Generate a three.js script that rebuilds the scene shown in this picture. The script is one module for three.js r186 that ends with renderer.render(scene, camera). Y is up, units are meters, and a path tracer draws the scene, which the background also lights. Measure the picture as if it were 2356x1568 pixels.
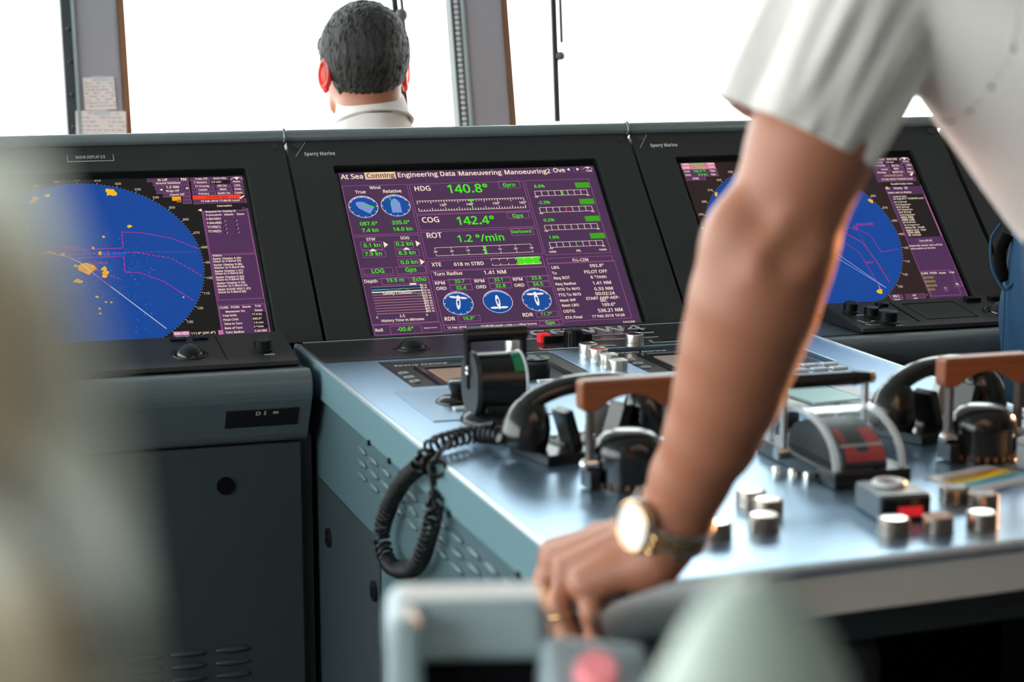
import * as THREE from 'three';
import { RoundedBoxGeometry } from 'three/addons/geometries/RoundedBoxGeometry.js';
import { mergeGeometries, toCreasedNormals } from 'three/addons/utils/BufferGeometryUtils.js';
import { TextGeometry } from 'three/addons/geometries/TextGeometry.js';
import { ConvexGeometry } from 'three/addons/geometries/ConvexGeometry.js';
import { FontLoader } from 'three/addons/loaders/FontLoader.js';

// ---------- camera, sky, sun, exposure ----------
const scene = new THREE.Scene();
const camera = new THREE.PerspectiveCamera(19.494, 2356 / 1568, 0.05, 200);
camera.position.set(-0.8957, 1.3806, 2.9427);
camera.rotation.order = 'YXZ';
camera.rotation.set(-9.65 * Math.PI / 180, -17.57 * Math.PI / 180, -0.12 * Math.PI / 180);
camera.focus = 3.07;
camera.userData.fStop = 4.6;
scene.background = new THREE.Color(0.97, 1.0, 1.0);          // overcast haze over bright sea
scene.backgroundIntensity = 7.2;
scene.environmentIntensity = 7.2;
const sun = new THREE.DirectionalLight(new THREE.Color(1, 0.4, 0.13), 15);   // low evening sun through the starboard windows
sun.position.set(5.54, 1.73, -2.42); sun.target.position.set(-0.2, 1.1, 1.5); sun.castShadow = true; sun.shadow.radius = 6;
Object.assign(sun.shadow.camera, { left: -5, right: 5, top: 4, bottom: -4, near: 0.1, far: 25 });
scene.add(sun, sun.target);
const renderer = new THREE.WebGLRenderer({ antialias: true });
renderer.toneMapping = THREE.LinearToneMapping;
renderer.toneMappingExposure = 1.14;
renderer.shadowMap.enabled = true;

// ---------- helpers ----------
const V = (x, y, z) => new THREE.Vector3(x, y, z);
let seed = 7;
const rnd = () => { seed = (seed * 1664525 + 1013904223) >>> 0; return seed / 4294967296; };
const names = {};
const numbered = (n) => { const k = names[n] = (names[n] ?? -1) + 1; return k ? n + '_' + String(k).padStart(3, '0') : n; };
function thing(name, label, category, pos = [0, 0, 0], turn = 0, group) {
  const o = new THREE.Group(); o.name = numbered(name); o.position.set(...pos); o.rotation.y = turn;
  o.userData = { label, category }; if (group) o.userData.group = group; scene.add(o); return o;
}
const norm = (g) => { g = g.index ? g.toNonIndexed() : g; for (const k of Object.keys(g.attributes)) if (!['position', 'normal', 'uv'].includes(k)) g.deleteAttribute(k);
  if (!g.attributes.uv) g.setAttribute('uv', new THREE.BufferAttribute(new Float32Array(g.attributes.position.count * 2), 2)); g.morphAttributes = {}; return g; };
const merge = (list) => list.length === 1 ? list[0] : mergeGeometries(list.map(norm), false);
function mesh(name, geos, mat, parent, label) {
  const m = new THREE.Mesh(merge([].concat(geos)), mat); m.name = name; m.castShadow = m.receiveShadow = true;
  if (label) m.userData.label = label; parent.add(m); return m;
}
function struct(name, geos, mat, parent = scene) { const m = mesh(name, geos, mat, parent); if (parent === scene) m.userData.kind = 'structure'; return m; }
const tag = (o, label, category, group) => { o.name = numbered(o.name); o.userData = { label, category }; if (group) o.userData.group = group; return o; };
const creased = (g) => toCreasedNormals(g.scale(2000, 2000, 2000), 0.7).scale(0.0005, 0.0005, 0.0005);   // it compares positions to the hundredth
const at = (g, p = [0, 0, 0], r = [0, 0, 0]) => { g.rotateX(r[0]); g.rotateY(r[1]); g.rotateZ(r[2]); g.translate(...p); return g; };
const box = (w, h, d, p, r, rad = Math.min(w, h, d) * 0.12) => at(new RoundedBoxGeometry(w, h, d, 2, rad), p, r);
const slab = (w, h, d, p, r) => at(new THREE.BoxGeometry(w, h, d), p, r);
const cyl = (r0, r1, h, p, r, n = 32) => at(new THREE.CylinderGeometry(r1, r0, h, n), p, r);
const lathe = (pts, p, r, n = 40) => { if (pts[0][1] > pts[pts.length - 1][1]) pts = [...pts].reverse(); return creased(at(new THREE.LatheGeometry(pts.map(([x, y]) => new THREE.Vector2(x, y)), n), p, r)); };
const ball = (r, p, s = [1, 1, 1], n = 24) => { const g = new THREE.SphereGeometry(r, n, Math.ceil(n * 0.66)); g.scale(...s); return at(g, p); };
const tube = (pts, r, n = 40, m = 10, closed = false) => new THREE.TubeGeometry(new THREE.CatmullRomCurve3(pts.map((p) => V(...p)), closed), n, r, m, closed);
function rod(a, b, r, m = 12) { const A = V(...a), B = V(...b), d = B.clone().sub(A), g = new THREE.CylinderGeometry(r, r, d.length(), m);
  g.applyQuaternion(new THREE.Quaternion().setFromUnitVectors(V(0, 1, 0), d.normalize())); g.translate(...A.add(B).multiplyScalar(0.5)); return g; }
const shapeOf = (pts) => { const s = new THREE.Shape(); pts.forEach(([x, y], i) => (i ? s.lineTo(x, y) : s.moveTo(x, y))); s.closePath(); return s; };
function rounded(w, h, r, cx = 0, cy = 0, Kind = THREE.Shape) { const s = new Kind(), x = cx - w / 2, y = cy - h / 2;
  s.moveTo(x + r, y); s.lineTo(x + w - r, y); s.absarc(x + w - r, y + r, r, -Math.PI / 2, 0); s.lineTo(x + w, y + h - r); s.absarc(x + w - r, y + h - r, r, 0, Math.PI / 2);
  s.lineTo(x + r, y + h); s.absarc(x + r, y + h - r, r, Math.PI / 2, Math.PI); s.lineTo(x, y + r); s.absarc(x + r, y + r, r, Math.PI, 1.5 * Math.PI); return s; }
const extrude = (shape, d, bevel = 0, seg = 12) => new THREE.ExtrudeGeometry(shape, { depth: d, bevelEnabled: bevel > 0, bevelThickness: bevel, bevelSize: bevel, bevelOffset: -bevel, bevelSegments: 2, curveSegments: seg });
const prism = (zy, x0, x1, bevel = 0) => { const g = extrude(shapeOf(zy), x1 - x0 - 2 * bevel, bevel); g.rotateY(-Math.PI / 2); g.translate(x1 - bevel, 0, 0); return g; };   // profile in (z, y) swept along x
const plate = (shape, y0, y1, bevel = 0) => { const g = extrude(shape, y1 - y0 - 2 * bevel, bevel); g.rotateX(Math.PI / 2); g.translate(0, y1 - bevel, 0); return g; };  // outline in (x, z), upright thickness
const font = await new FontLoader().loadAsync('fonts/droid/droid_sans_bold.typeface.json');
const thinFont = await new FontLoader().loadAsync('fonts/droid/droid_sans_regular.typeface.json');
function letters(text, w, h, f = font, depth = 0.0006) { const g = new TextGeometry(text, { font: f, size: 1, depth: 1, curveSegments: 3 }); g.computeBoundingBox(); const b = g.boundingBox;
  g.translate(-(b.min.x + b.max.x) / 2, -(b.min.y + b.max.y) / 2, 0); g.scale(w / (b.max.x - b.min.x), h / (b.max.y - b.min.y), depth); return g; }

// textures: fine noise for bump, roughness
function noiseTex(n, f, rep = 1) { const d = new Uint8Array(n * n * 4); for (let i = 0; i < n * n; i++) { const v = f(i % n, Math.floor(i / n)); d.set([v, v, v, 255], i * 4); }
  const t = new THREE.DataTexture(d, n, n); t.wrapS = t.wrapT = THREE.RepeatWrapping; t.magFilter = THREE.LinearFilter; t.repeat.set(rep, rep); t.needsUpdate = true; return t; }
const grain = noiseTex(256, () => 90 + rnd() * 130, 14);
const cell = new Float32Array(4096).map(() => rnd());
const vnoise = (x, y, z = 0) => { const X = Math.floor(x), Y = Math.floor(y), Z = Math.floor(z), h = (a, b, c) => cell[((a * 73856093) ^ (b * 19349663) ^ (c * 83492791)) & 4095], s = (t) => t * t * (3 - 2 * t), u = s(x - X), v = s(y - Y), w = s(z - Z), L = (a, b, t) => a + (b - a) * t;
  return L(L(L(h(X, Y, Z), h(X + 1, Y, Z), u), L(h(X, Y + 1, Z), h(X + 1, Y + 1, Z), u), v), L(L(h(X, Y, Z + 1), h(X + 1, Y, Z + 1), u), L(h(X, Y + 1, Z + 1), h(X + 1, Y + 1, Z + 1), u), v), w); };
const weave = noiseTex(128, (x, y) => 120 + 60 * Math.sin(x * Math.PI / 2) * Math.sin(y * Math.PI / 2) + rnd() * 60, 30);
const std = (r, g, b, rough, o = {}) => new THREE.MeshPhysicalMaterial({ color: new THREE.Color().setRGB(r, g, b), roughness: rough, ...o });
function canvasTex(w, h, draw) { const c = document.createElement('canvas'); c.width = w; c.height = h; draw(c.getContext('2d'), w, h); const t = new THREE.CanvasTexture(c); t.colorSpace = THREE.SRGBColorSpace; return t; }
const woodTex = canvasTex(512, 256, (c, w, h) => { c.fillStyle = '#a4653a'; c.fillRect(0, 0, w, h); for (let i = 0; i < 260; i++) { c.strokeStyle = `rgba(${60 + rnd() * 60},${25 + rnd() * 30},${8 + rnd() * 15},${0.05 + rnd() * 0.16})`; c.lineWidth = 0.6 + rnd() * 2.2; const y = rnd() * h, a = rnd() * 8; c.beginPath(); for (let x = 0; x <= w; x += 32) c.lineTo(x, y + a * Math.sin(x / 90 + i)); c.stroke(); } });
const strand = noiseTex(256, (x, y) => 255 * vnoise(x * 0.9, y * 0.06, 5), 9);
const M = {
  black: std(0.008, 0.0105, 0.0112, 0.5, { bumpMap: grain, bumpScale: 0.0002 }), softBlack: std(0.006, 0.007, 0.008, 0.27, { specularIntensity: 0.7 }), gloss: std(0.008, 0.009, 0.01, 0.13), plastic: std(0.006, 0.007, 0.008, 0.19),
  paint: std(0.085, 0.11, 0.12, 0.34), door: std(0.022, 0.033, 0.039, 0.5), dark: std(0.018, 0.023, 0.026, 0.55), void: std(0.003, 0.003, 0.004, 0.8, { specularIntensity: 0.15 }),
  top: std(0.29, 0.45, 0.62, 0.32, { metalness: 0.9, bumpMap: grain, bumpScale: 0.00005 }), lip: std(0.135, 0.235, 0.27, 0.35), sidePaint: std(0.07, 0.12, 0.14, 0.36), litFrontLip: std(0.78, 0.75, 0.68, 0.4), edge: std(0.42, 0.5, 0.54, 0.3, { metalness: 0.5 }),
  rail: std(0.2, 0.25, 0.27, 0.35, { metalness: 0.5 }), steel: std(0.6, 0.57, 0.53, 0.34, { metalness: 1 }), chrome: std(0.8, 0.78, 0.74, 0.2, { metalness: 1 }), gold: std(0.85, 0.55, 0.26, 0.25, { metalness: 1 }),
  white: std(0.75, 0.77, 0.78, 0.5), grey: std(0.3, 0.34, 0.36, 0.45), lightKey: std(0.5, 0.55, 0.58, 0.4), letter: std(0.55, 0.55, 0.53, 0.6), rubber: std(0.006, 0.007, 0.008, 0.32, { specularIntensity: 0.6 }), shadeSteel: std(0.3, 0.25, 0.21, 0.3, { metalness: 1 }), postMetal: std(0.16, 0.12, 0.1, 0.3, { metalness: 0.85 }), dialFace: std(0.035, 0.042, 0.05, 0.4),
  wood: std(0.62, 0.5, 0.42, 0.45, { map: woodTex }), brown: std(0.2, 0.1, 0.05, 0.5), red: std(0.7, 0.02, 0.03, 0.35, { emissive: new THREE.Color(0.3, 0.006, 0.012) }), scaleRed: std(0.32, 0.02, 0.02, 0.5),
  green: std(0.0, 0.16, 0.06, 0.4), acrylic: std(0.97, 0.99, 1, 0.03, { transmission: 1, thickness: 0, ior: 1.45 }), pane: std(0.96, 0.99, 0.98, 0.01, { transmission: 1, thickness: 0, ior: 1.45 }),
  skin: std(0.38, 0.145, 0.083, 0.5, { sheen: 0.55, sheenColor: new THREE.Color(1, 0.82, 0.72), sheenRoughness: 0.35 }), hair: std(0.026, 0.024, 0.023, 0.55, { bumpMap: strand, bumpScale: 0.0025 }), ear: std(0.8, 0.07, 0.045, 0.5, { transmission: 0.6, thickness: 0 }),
  shirt: std(0.83, 0.78, 0.75, 0.85, { bumpMap: weave, bumpScale: 0.0002 }), trousers: std(0.005, 0.048, 0.115, 0.85), navy: std(0.01, 0.02, 0.05, 0.8),
  pillar: std(0.3, 0.3, 0.34, 0.5), gasket: std(0.035, 0.045, 0.045, 0.6), cream: std(0.92, 0.74, 0.52, 0.6), cover: std(0.9, 0.93, 0.85, 0.7), tan: std(0.85, 0.66, 0.46, 0.6), creaseShade: std(0.06, 0.04, 0.025, 0.6), pale: std(0.62, 0.72, 0.65, 0.5), wall: std(0.2, 0.2, 0.19, 0.8), floorM: std(0.05, 0.055, 0.06, 0.7), ceil: std(0.3, 0.3, 0.29, 0.8),
};
const TOP = 0.8917, TILT = -44.91 * Math.PI / 180, SW = 0.4267, SH = 0.32;

// ---------- what the three screens show ----------
const SCR={c:{t:[['At Sea',11,30,148],['Conning',166,28,338,'k'],['Engineering Data',355,29,714],['Maneuvering',732,31,1003],
['Manoeuvring2',1020,31,1317],['Ove',1333,27,1412],['CAM',1544,38,1584],['Wind',169,121,236],
['True',77,150,141],['Relative',243,152,358],['087.6°',62,388,170,'g'],['7.4 kn',66,437,167,'g'],
['335.0°',254,389,363,'g'],['14.0 kn',251,438,371,'g'],['STW',80,505,134],['SOG',283,505,338],
['0.1 kn',56,548,157,'g'],['0.2 kn',248,548,351,'g'],['7.9 kn',52,612,155,'g'],['8.3 kn',251,613,355,'g'],
['0.0 kn',251,683,354,'g'],['LOG',68,736,146,'g'],['Gps',267,737,336,'g'],['Depth',13,808,93],
['19.9 m',142,807,250,'g'],['Echo',298,810,380,'g'],['Safety Contour',105,899,278],['5',38,1062,49],
['2.5',173,1060,205],['0',328,1061,339],['History Time in Minutes',62,1088,312],['Roll',15,1152,61],
['-00.6°',141,1152,238,'g'],['Negative is port dn',298,1153,374],['HDG',436,137,540],['140.8°',635,149,896,'g'],
['Gyro',988,131,1070,'g'],['130°',566,270,614],['140°',730,270,778],['150°',894,270,942],
['160°',1060,271,1108],['COG',436,377,545],['142.4°',642,393,883,'g'],['Gps',995,369,1065,'g'],
['ROT',440,494,536],['1.2 °/min',620,527,913,'g'],['Starboard',961,490,1088,'g'],['30',463,615,484],
['20',561,615,582],['10',658,614,680],['0',761,614,772],['10',854,615,875],
['20',951,614,973],['30',1049,614,1071],['XTE',431,708,490],['618 m STBD',563,713,746],
['Turn Radius',431,777,602],['1.41 NM',728,782,868],['RPM',422,842,486],['33.7',541,836,603,'g'],
['ORD',423,881,487],['32.4',541,883,603,'g'],['RPM',659,840,723],['33.1',779,838,837,'g'],
['ORD',660,883,724],['32.8',778,882,841,'g'],['RPM',892,840,955],['33.6',1006,837,1070,'g'],
['ORD',891,884,955],['34.5',1005,882,1070,'g'],['RDR',427,1098,491],['16.3°',537,1100,607,'g'],
['RDR',892,1098,957],['11.7°',1002,1099,1073,'g'],['15 Feb 2018',432,1160,545],['17:46:06 Local',629,1160,758],
['5:0',789,1162,815],['Time Source',860,1161,965],['Gps',1017,1160,1075,'g'],['8.8%',1184,148,1252,'g'],
['-2.3%',1179,276,1256,'g'],['0.2%',1182,411,1251,'g'],['1.8%',1184,542,1249,'g'],['-100',1165,231,1192],
['100',1498,230,1519],['-100',1165,359,1192],['100',1497,358,1519],['-100',1165,494,1192],
['100',1497,493,1519],['-100',1165,625,1192],['100',1498,624,1520],['100%',1157,651,1206],
['0%',1330,650,1359],['100%',1473,650,1523],['FLL-CZM',1289,719,1391],['LBG',1146,767,1196],
['092.8°',1386,766,1475],['To',1142,808,1171],['PILOT OFF',1339,810,1485],['Req ROT',1142,845,1243],
['6 °/min',1370,850,1471],['Req Radius',1142,889,1271],['1.41 NM',1371,894,1490],['DTG To W/O',1143,928,1286],
['0.33 NM',1371,937,1490],['TTG To W/O',1141,969,1283],['00:02:24',1369,971,1491],['Next WP',1141,1009,1241],
['START AWP-AEP-',1303,1004,1512],['INC',1387,1023,1429],['Next LBG',1144,1045,1250],['169.6°',1388,1053,1475],
['ODTG',1143,1088,1215],['536.21 NM',1354,1094,1510],['ETA Final',1144,1132,1250],['17 Feb 2018 10:28',1306,1133,1511],
['9.0.0.390',1487,1184,1561],['0 m',343,851,374],['5 m',343,869,373],['10 m',342,888,386],
['15 m',342,906,386],['20 m',342,925,386],['25 m',342,943,386],['30 m',341,962,386],
['35 m',341,980,385],['40 m',341,998,385],['45 m',341,1017,385],['50 m',340,1035,385]],
b:[[6,102,399,472],[6,485,397,774],[6,794,394,1112],[10,1117,399,1186],[413,104,1120,332],[414,340,1120,454],
[413,468,1122,662],[410,681,1111,753],[414,759,1115,824],[414,824,1119,1141],[414,1142,1123,1176],[1135,102,1545,673],
[1132,698,1541,740],[1132,734,1549,1158],[157,3,345,57,'#f5cba8'],[1447,129,1539,171,'#3aa50a'],[1444,258,1536,300,'#3aa50a'],[1446,391,1539,432,'#3aa50a'],
[1445,523,1538,564,'#3aa50a'],[967,101,1097,155],[968,343,1101,390],[960,464,1099,517],[42,523,165,580],[41,586,175,637],
[240,528,352,579],[238,590,375,640],[239,658,359,709],[20,716,196,760],[217,715,389,763],[115,788,278,838],
[291,790,392,837],[103,1129,282,1186],[950,679,1089,738,'#4be00c'],[508,819,637,858],[509,863,638,901],[747,820,878,859],
[746,862,876,901],[978,822,1109,861],[976,865,1107,904],[510,1083,639,1122],[977,1082,1107,1121],[983,1148,1100,1184]]},
l:{t:[['N UP',1110,15,1168],['RM',1242,15,1277],['Ground Stabilized',1097,40,1238],['1.5 NM',1152,70,1228],
['Rings Off',1149,98,1224],['Charts Off',1166,127,1250],['Trails Off',1323,14,1397],['0min 00s',1431,14,1506],
['T Vectors',1315,41,1390],['2.9 min',1415,42,1473],['Radar',1541,42,1586],['TT Priority',1319,70,1401],
['AIS On',1447,70,1503],['CPA',1545,71,1581],['Center',1334,98,1387],['MAX',1457,98,1496],
['iHelp',1542,99,1583],['Primary',1331,127,1392],['Synth On',1440,126,1515],['Coast',1538,126,1587],
['CPA/TCPA Limit',1368,156,1498,'d'],['15 Feb 2018 17:46:05 Local',1336,183,1561],['Interswitch',1425,221,1512],['Request for Display B',1353,260,1526],
['Transceiver',1351,285,1445],['Master',1458,286,1513],['Slave',1529,285,1573],['S-Band(A)',1350,313,1434],
['X-Band(B)',1350,343,1434],['TCVR(C)',1349,373,1425],['TCVR(D)',1350,404,1425],['Status',1352,579,1404],
['Radar Display A (A):',1350,602,1512],['Slave to S-Band (A)',1350,621,1507],['Radar Display B (B):',1350,645,1512],['Master to X-Band (B)',1350,665,1519],
['Radar Display C (C):',1350,689,1511],['Slave to S-Band (A)',1350,708,1506],['Radar Display D (D):',1350,732,1511],['Slave to X-Band (B)',1350,751,1506],
['Radar Display E (E):',1350,775,1511],['Master to S-Band (A)',1350,794,1518],['Main ECDIS NDC1 (F):',1350,818,1535],['Slave to X-Band (B)',1350,837,1505],
['CURS',1343,944,1392],['POSN',1404,944,1453],['Route',1469,944,1516],['Trial',1539,943,1573],
['Maneuver On',1371,972,1480],['Timer',1532,973,1578],['Trial SOG',1351,1000,1429],['17.4 kn',1514,999,1571],
['Final COG',1351,1027,1435],['343.0°',1513,1028,1566],['Time to Turn',1353,1056,1453],['1.0 min',1514,1056,1571],
['Rate of Turn',1351,1084,1451],['3 °/min',1512,1083,1568],['Turn Radius',1352,1113,1455],['5.54 NM',1513,1112,1581],
['EBL1(D)',1075,1104,1150],['111.8° (291.8°)',1164,1107,1298],['VRM1(D)',1076,1129,1150],['2.15 NM',1165,1131,1232],
['PILOTND.4',664,598,763,'m'],['WANG269 269.5',490,477,641,'r'],['PORT EVER PE',740,540,878,'b']],
b:[[1048,2,1231,27,'P'],[1240,2,1286,27,'P'],[1079,29,1283,57,'P'],[1088,57,1282,87,'P'],[1092,85,1284,115,'P'],[1127,115,1284,143,'P'],
[1294,3,1410,27,'P'],[1415,2,1518,26,'P'],[1526,-2,1597,54,'P'],[1299,29,1406,54,'P'],[1297,58,1427,85,'P'],[1434,58,1526,83,'P'],
[1533,57,1602,82,'P'],[1296,85,1428,111,'P'],[1435,86,1528,111,'P'],[1535,85,1603,109,'P'],[1295,113,1431,141,'P'],[1438,114,1529,139,'P'],
[1537,112,1603,137,'P'],[1176,142,1227,173,'#f5a60a'],[1294,141,1573,180,'#f53a12'],[1293,169,1598,202,'P'],[1333,246,1599,1150,'Q'],[1333,202,1594,251,'#181010'],
[1341,258,1593,570],[1344,579,1596,891],[1513,985,1595,1011,'#15100f'],[1511,1014,1595,1040,'#15100f'],[1511,1042,1596,1067,'#15100f'],[1510,1069,1596,1096,'#15100f'],
[1069,1090,1157,1120,'#c070a8'],[1313,1095,1340,1133,'#c070a8'],[1066,1116,1155,1142,'P'],[1236,144,1281,169,'P'],[1233,171,1283,196,'P'],[1340,930,1595,1147]]},
r:{t:[['HDG',19,9,62],['142.2 °T',72,10,159,'g'],['Gyro',186,10,231],['STW',15,37,57],
['7.9 kn',97,38,164,'g'],['LOG',185,36,225],['COG',12,67,52],['142.4 °T',74,67,159,'g'],
['Gps',187,66,224],['SOG',13,95,51],['8.3 kn',100,95,161,'g'],['Gps',186,95,220],
['STBY',53,126,98],['Trails Short',1322,14,1419],['0min 30s',1435,12,1509],['T Vectors',1318,38,1398],
['2.9 min',1419,39,1476],['Radar',1544,35,1586],['TT Priority',1323,64,1406],['AIS On',1450,68,1505],
['CPA',1559,66,1595],['Center',1365,97,1416],['MAX',1457,95,1492],['iHelp',1550,97,1584],
['Primary',1330,123,1393],['Synth On',1437,121,1515],['Coast',1542,123,1587],['CPA/TCPA Limit',1367,151,1501,'o'],
['15 Feb 2018 17:46:04 Local',1338,181,1563],['Parallel Index Lines',1391,220,1548],['Edit',1342,256,1372],['Display',1399,255,1461],
['ID',1476,255,1500],['Select sets to display',1346,290,1513],['<Default Set>',1367,324,1468],['28 Aug 2017 16:29:08 Local',1365,343,1580],
['AC-S Arrival',1362,368,1452],['AC-E Departure',1363,390,1471],['ACP Arrival',1363,410,1453],['ACP Departure',1363,431,1471],
['ALN Arrival',1364,452,1453],['ALN Departure',1364,473,1472],['ANU ARR',1365,493,1454],['ANR LAB',1365,514,1454],
['DC-N Arrival',1365,534,1454],['DC-N Departure',1366,555,1473],['Belize IN - South',1366,576,1503],['Belize OUT - East',1366,597,1504],
['BDA ARR',1367,616,1455],['BL Arrival',1367,636,1455],['Turn Off All',1426,684,1513],['Hover the cursor over a PI for',1340,721,1576],
['information on the line',1344,743,1517],['CURS',1344,938,1394],['POSN',1405,938,1455],['Route',1469,940,1517],
['Trial',1538,940,1575],['RL',1551,1031,1574],['T',1463,1061,1474],['000000',1349,971,1422,'y'],
['000000',1346,1002,1422,'y'],['000000',1346,1034,1421,'y'],['0000',1347,1063,1396,'y'],['EBL1',1094,1099,1140],
['Off',1227,1100,1251],['VRM1',1090,1128,1141],['Off',1226,1126,1252],['T',1321,1101,1328],
['PILOT OFF',1039,537,1155,'m'],['169.6°',996,834,1058,'m']],
b:[[8,-5,235,27,'#d07a96'],[6,22,234,54,'#d07a96'],[6,52,234,82,'P'],[8,79,234,109,'P'],[9,109,139,138,'P'],[1319,-1,1417,28,'P'],
[1430,-3,1508,25,'P'],[1522,-6,1588,53,'P'],[1316,27,1399,53,'P'],[1312,55,1434,82,'P'],[1447,54,1530,81,'P'],[1543,55,1600,79,'P'],
[1308,83,1432,113,'P'],[1447,82,1529,110,'P'],[1543,80,1597,107,'P'],[1306,111,1419,140,'P'],[1434,110,1527,139,'P'],[1543,111,1597,135,'P'],
[1306,139,1569,171,'P'],[1306,167,1580,199,'P'],[1185,135,1227,170,'#f5a60a'],[1343,238,1598,1135,'Q'],[1336,201,1594,242,'#1c1212'],[1366,310,1588,655,'#1d1312'],
[1406,668,1519,702,'P'],[1354,921,1559,1114],[1075,1084,1158,1112,'P'],[1177,1085,1310,1118,'P'],[1071,1112,1154,1139,'P'],[1171,1112,1305,1146,'P'],
[1530,1009,1595,1051,'P'],[1453,1043,1482,1079,'P'],[1600,320,1592,655,'#b06a9a']]}};
const INK = { w: '#ffe9d2', g: '#46ea18', k: '#4a3a30', m: '#f01070', r: '#e8203c', b: '#2a6ae8', d: '#7a0a06', o: '#ffb060', y: '#a0a030', P: '#553459', Q: '#4f2b55' };
function screenTex(s, bg, before, after) {
  return canvasTex(1600, 1200, (c) => {
    c.fillStyle = bg; c.fillRect(0, 0, 1600, 1200); c.lineCap = 'butt'; before(c);
    for (const [x0, y0, x1, y1, f] of s.b) {
      if (f) { c.fillStyle = INK[f] ?? f; c.fillRect(x0, y0, x1 - x0, y1 - y0); }
      if (!f || f === 'P' || f === 'Q') { c.strokeStyle = '#b0659c'; c.lineWidth = 2.5; if (f === 'P') { c.beginPath(); c.moveTo(x0, y1); c.lineTo(x1, y1); c.lineTo(x1, y0); c.stroke(); } else c.strokeRect(x0, y0, x1 - x0, y1 - y0); }
    }
    after(c);
    c.textBaseline = 'middle';
    for (const [t, x0, y, x1, k = 'w'] of s.t) {
      c.font = '100px sans-serif'; const w = c.measureText(t).width, px = Math.min(100 * (x1 - x0) / w, 88); c.font = px + 'px sans-serif';
      c.save(); c.translate(x0, y); c.scale((x1 - x0) / c.measureText(t).width, 1); c.fillStyle = c.strokeStyle = INK[k]; c.lineWidth = px * 0.035; c.fillText(t, 0, 0); c.strokeText(t, 0, 0); c.restore();
    }
  });
}
const poly = (c, pts, col, w, dash) => { c.strokeStyle = col; c.lineWidth = w; c.setLineDash(dash ?? []); c.beginPath(); pts.forEach(([x, y]) => c.lineTo(x, y)); c.stroke(); c.setLineDash([]); };
const fillPoly = (c, pts, col) => { c.fillStyle = col; c.beginPath(); pts.forEach(([x, y]) => c.lineTo(x, y)); c.fill(); };
const gull = (c, x, y, s) => { c.fillStyle = c.strokeStyle = INK.w; c.lineWidth = 4 * s; c.beginPath(); c.moveTo(x - 36 * s, y + 12 * s); c.quadraticCurveTo(x - 24 * s, y - 6 * s, x - 8 * s, y - 5 * s); c.moveTo(x + 8 * s, y - 5 * s); c.quadraticCurveTo(x + 24 * s, y - 6 * s, x + 36 * s, y + 12 * s); c.stroke(); fillPoly(c, [[x - 16 * s, y - 6 * s], [x - 4 * s, y - 12 * s], [x, y - 4 * s], [x + 4 * s, y - 12 * s], [x + 16 * s, y - 6 * s], [x, y + 14 * s]], INK.w); };
function dial(c, x, y, ticks) { c.save(); c.translate(x, y); c.scale(1.07, 1); c.fillStyle = '#0a4a9c'; c.beginPath(); c.arc(0, 0, 80, 0, 7); c.fill(); c.fillStyle = '#8fa0d8'; c.beginPath(); c.arc(0, 0, 80, Math.PI * 1.15, Math.PI * 1.85); c.fill(); c.fillStyle = '#0a4a9c'; c.beginPath(); c.arc(0, 10, 78, 0, 7); c.fill();
  c.strokeStyle = INK.w; c.lineWidth = 3; c.beginPath(); c.arc(0, 0, 81, 0, 7); c.stroke(); if (ticks) for (let i = 0; i < 12; i++) { const a = i * Math.PI / 6, q = Math.cos(a), r = Math.sin(a); poly(c, [[q * 70, r * 70], [q * 81, r * 81]], INK.w, 4); } c.restore(); }
const hull = (c, x, y, a, s, col) => { c.save(); c.translate(x, y); c.rotate(a); fillPoly(c, [[-28 * s, 50 * s], [-28 * s, -20 * s], [-14 * s, -44 * s], [0, -54 * s], [14 * s, -44 * s], [28 * s, -20 * s], [28 * s, 50 * s]], col); c.restore(); };
function scale(c, x0, y0, x1, y1, n, gap) { poly(c, [[x0, y0], [x1, y0]], INK.w, 3); poly(c, [[x0, y1], [x1, y1]], INK.w, 3); for (let i = 0; i <= n; i++) { const x = x0 + (x1 - x0) * i / n; if (gap) { poly(c, [[x, y0], [x, y0 + 14]], INK.w, 3.5); poly(c, [[x, y1 - 14], [x, y1]], INK.w, 3.5); } else poly(c, [[x, y0], [x, y1]], INK.w, 3.5); } }
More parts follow.
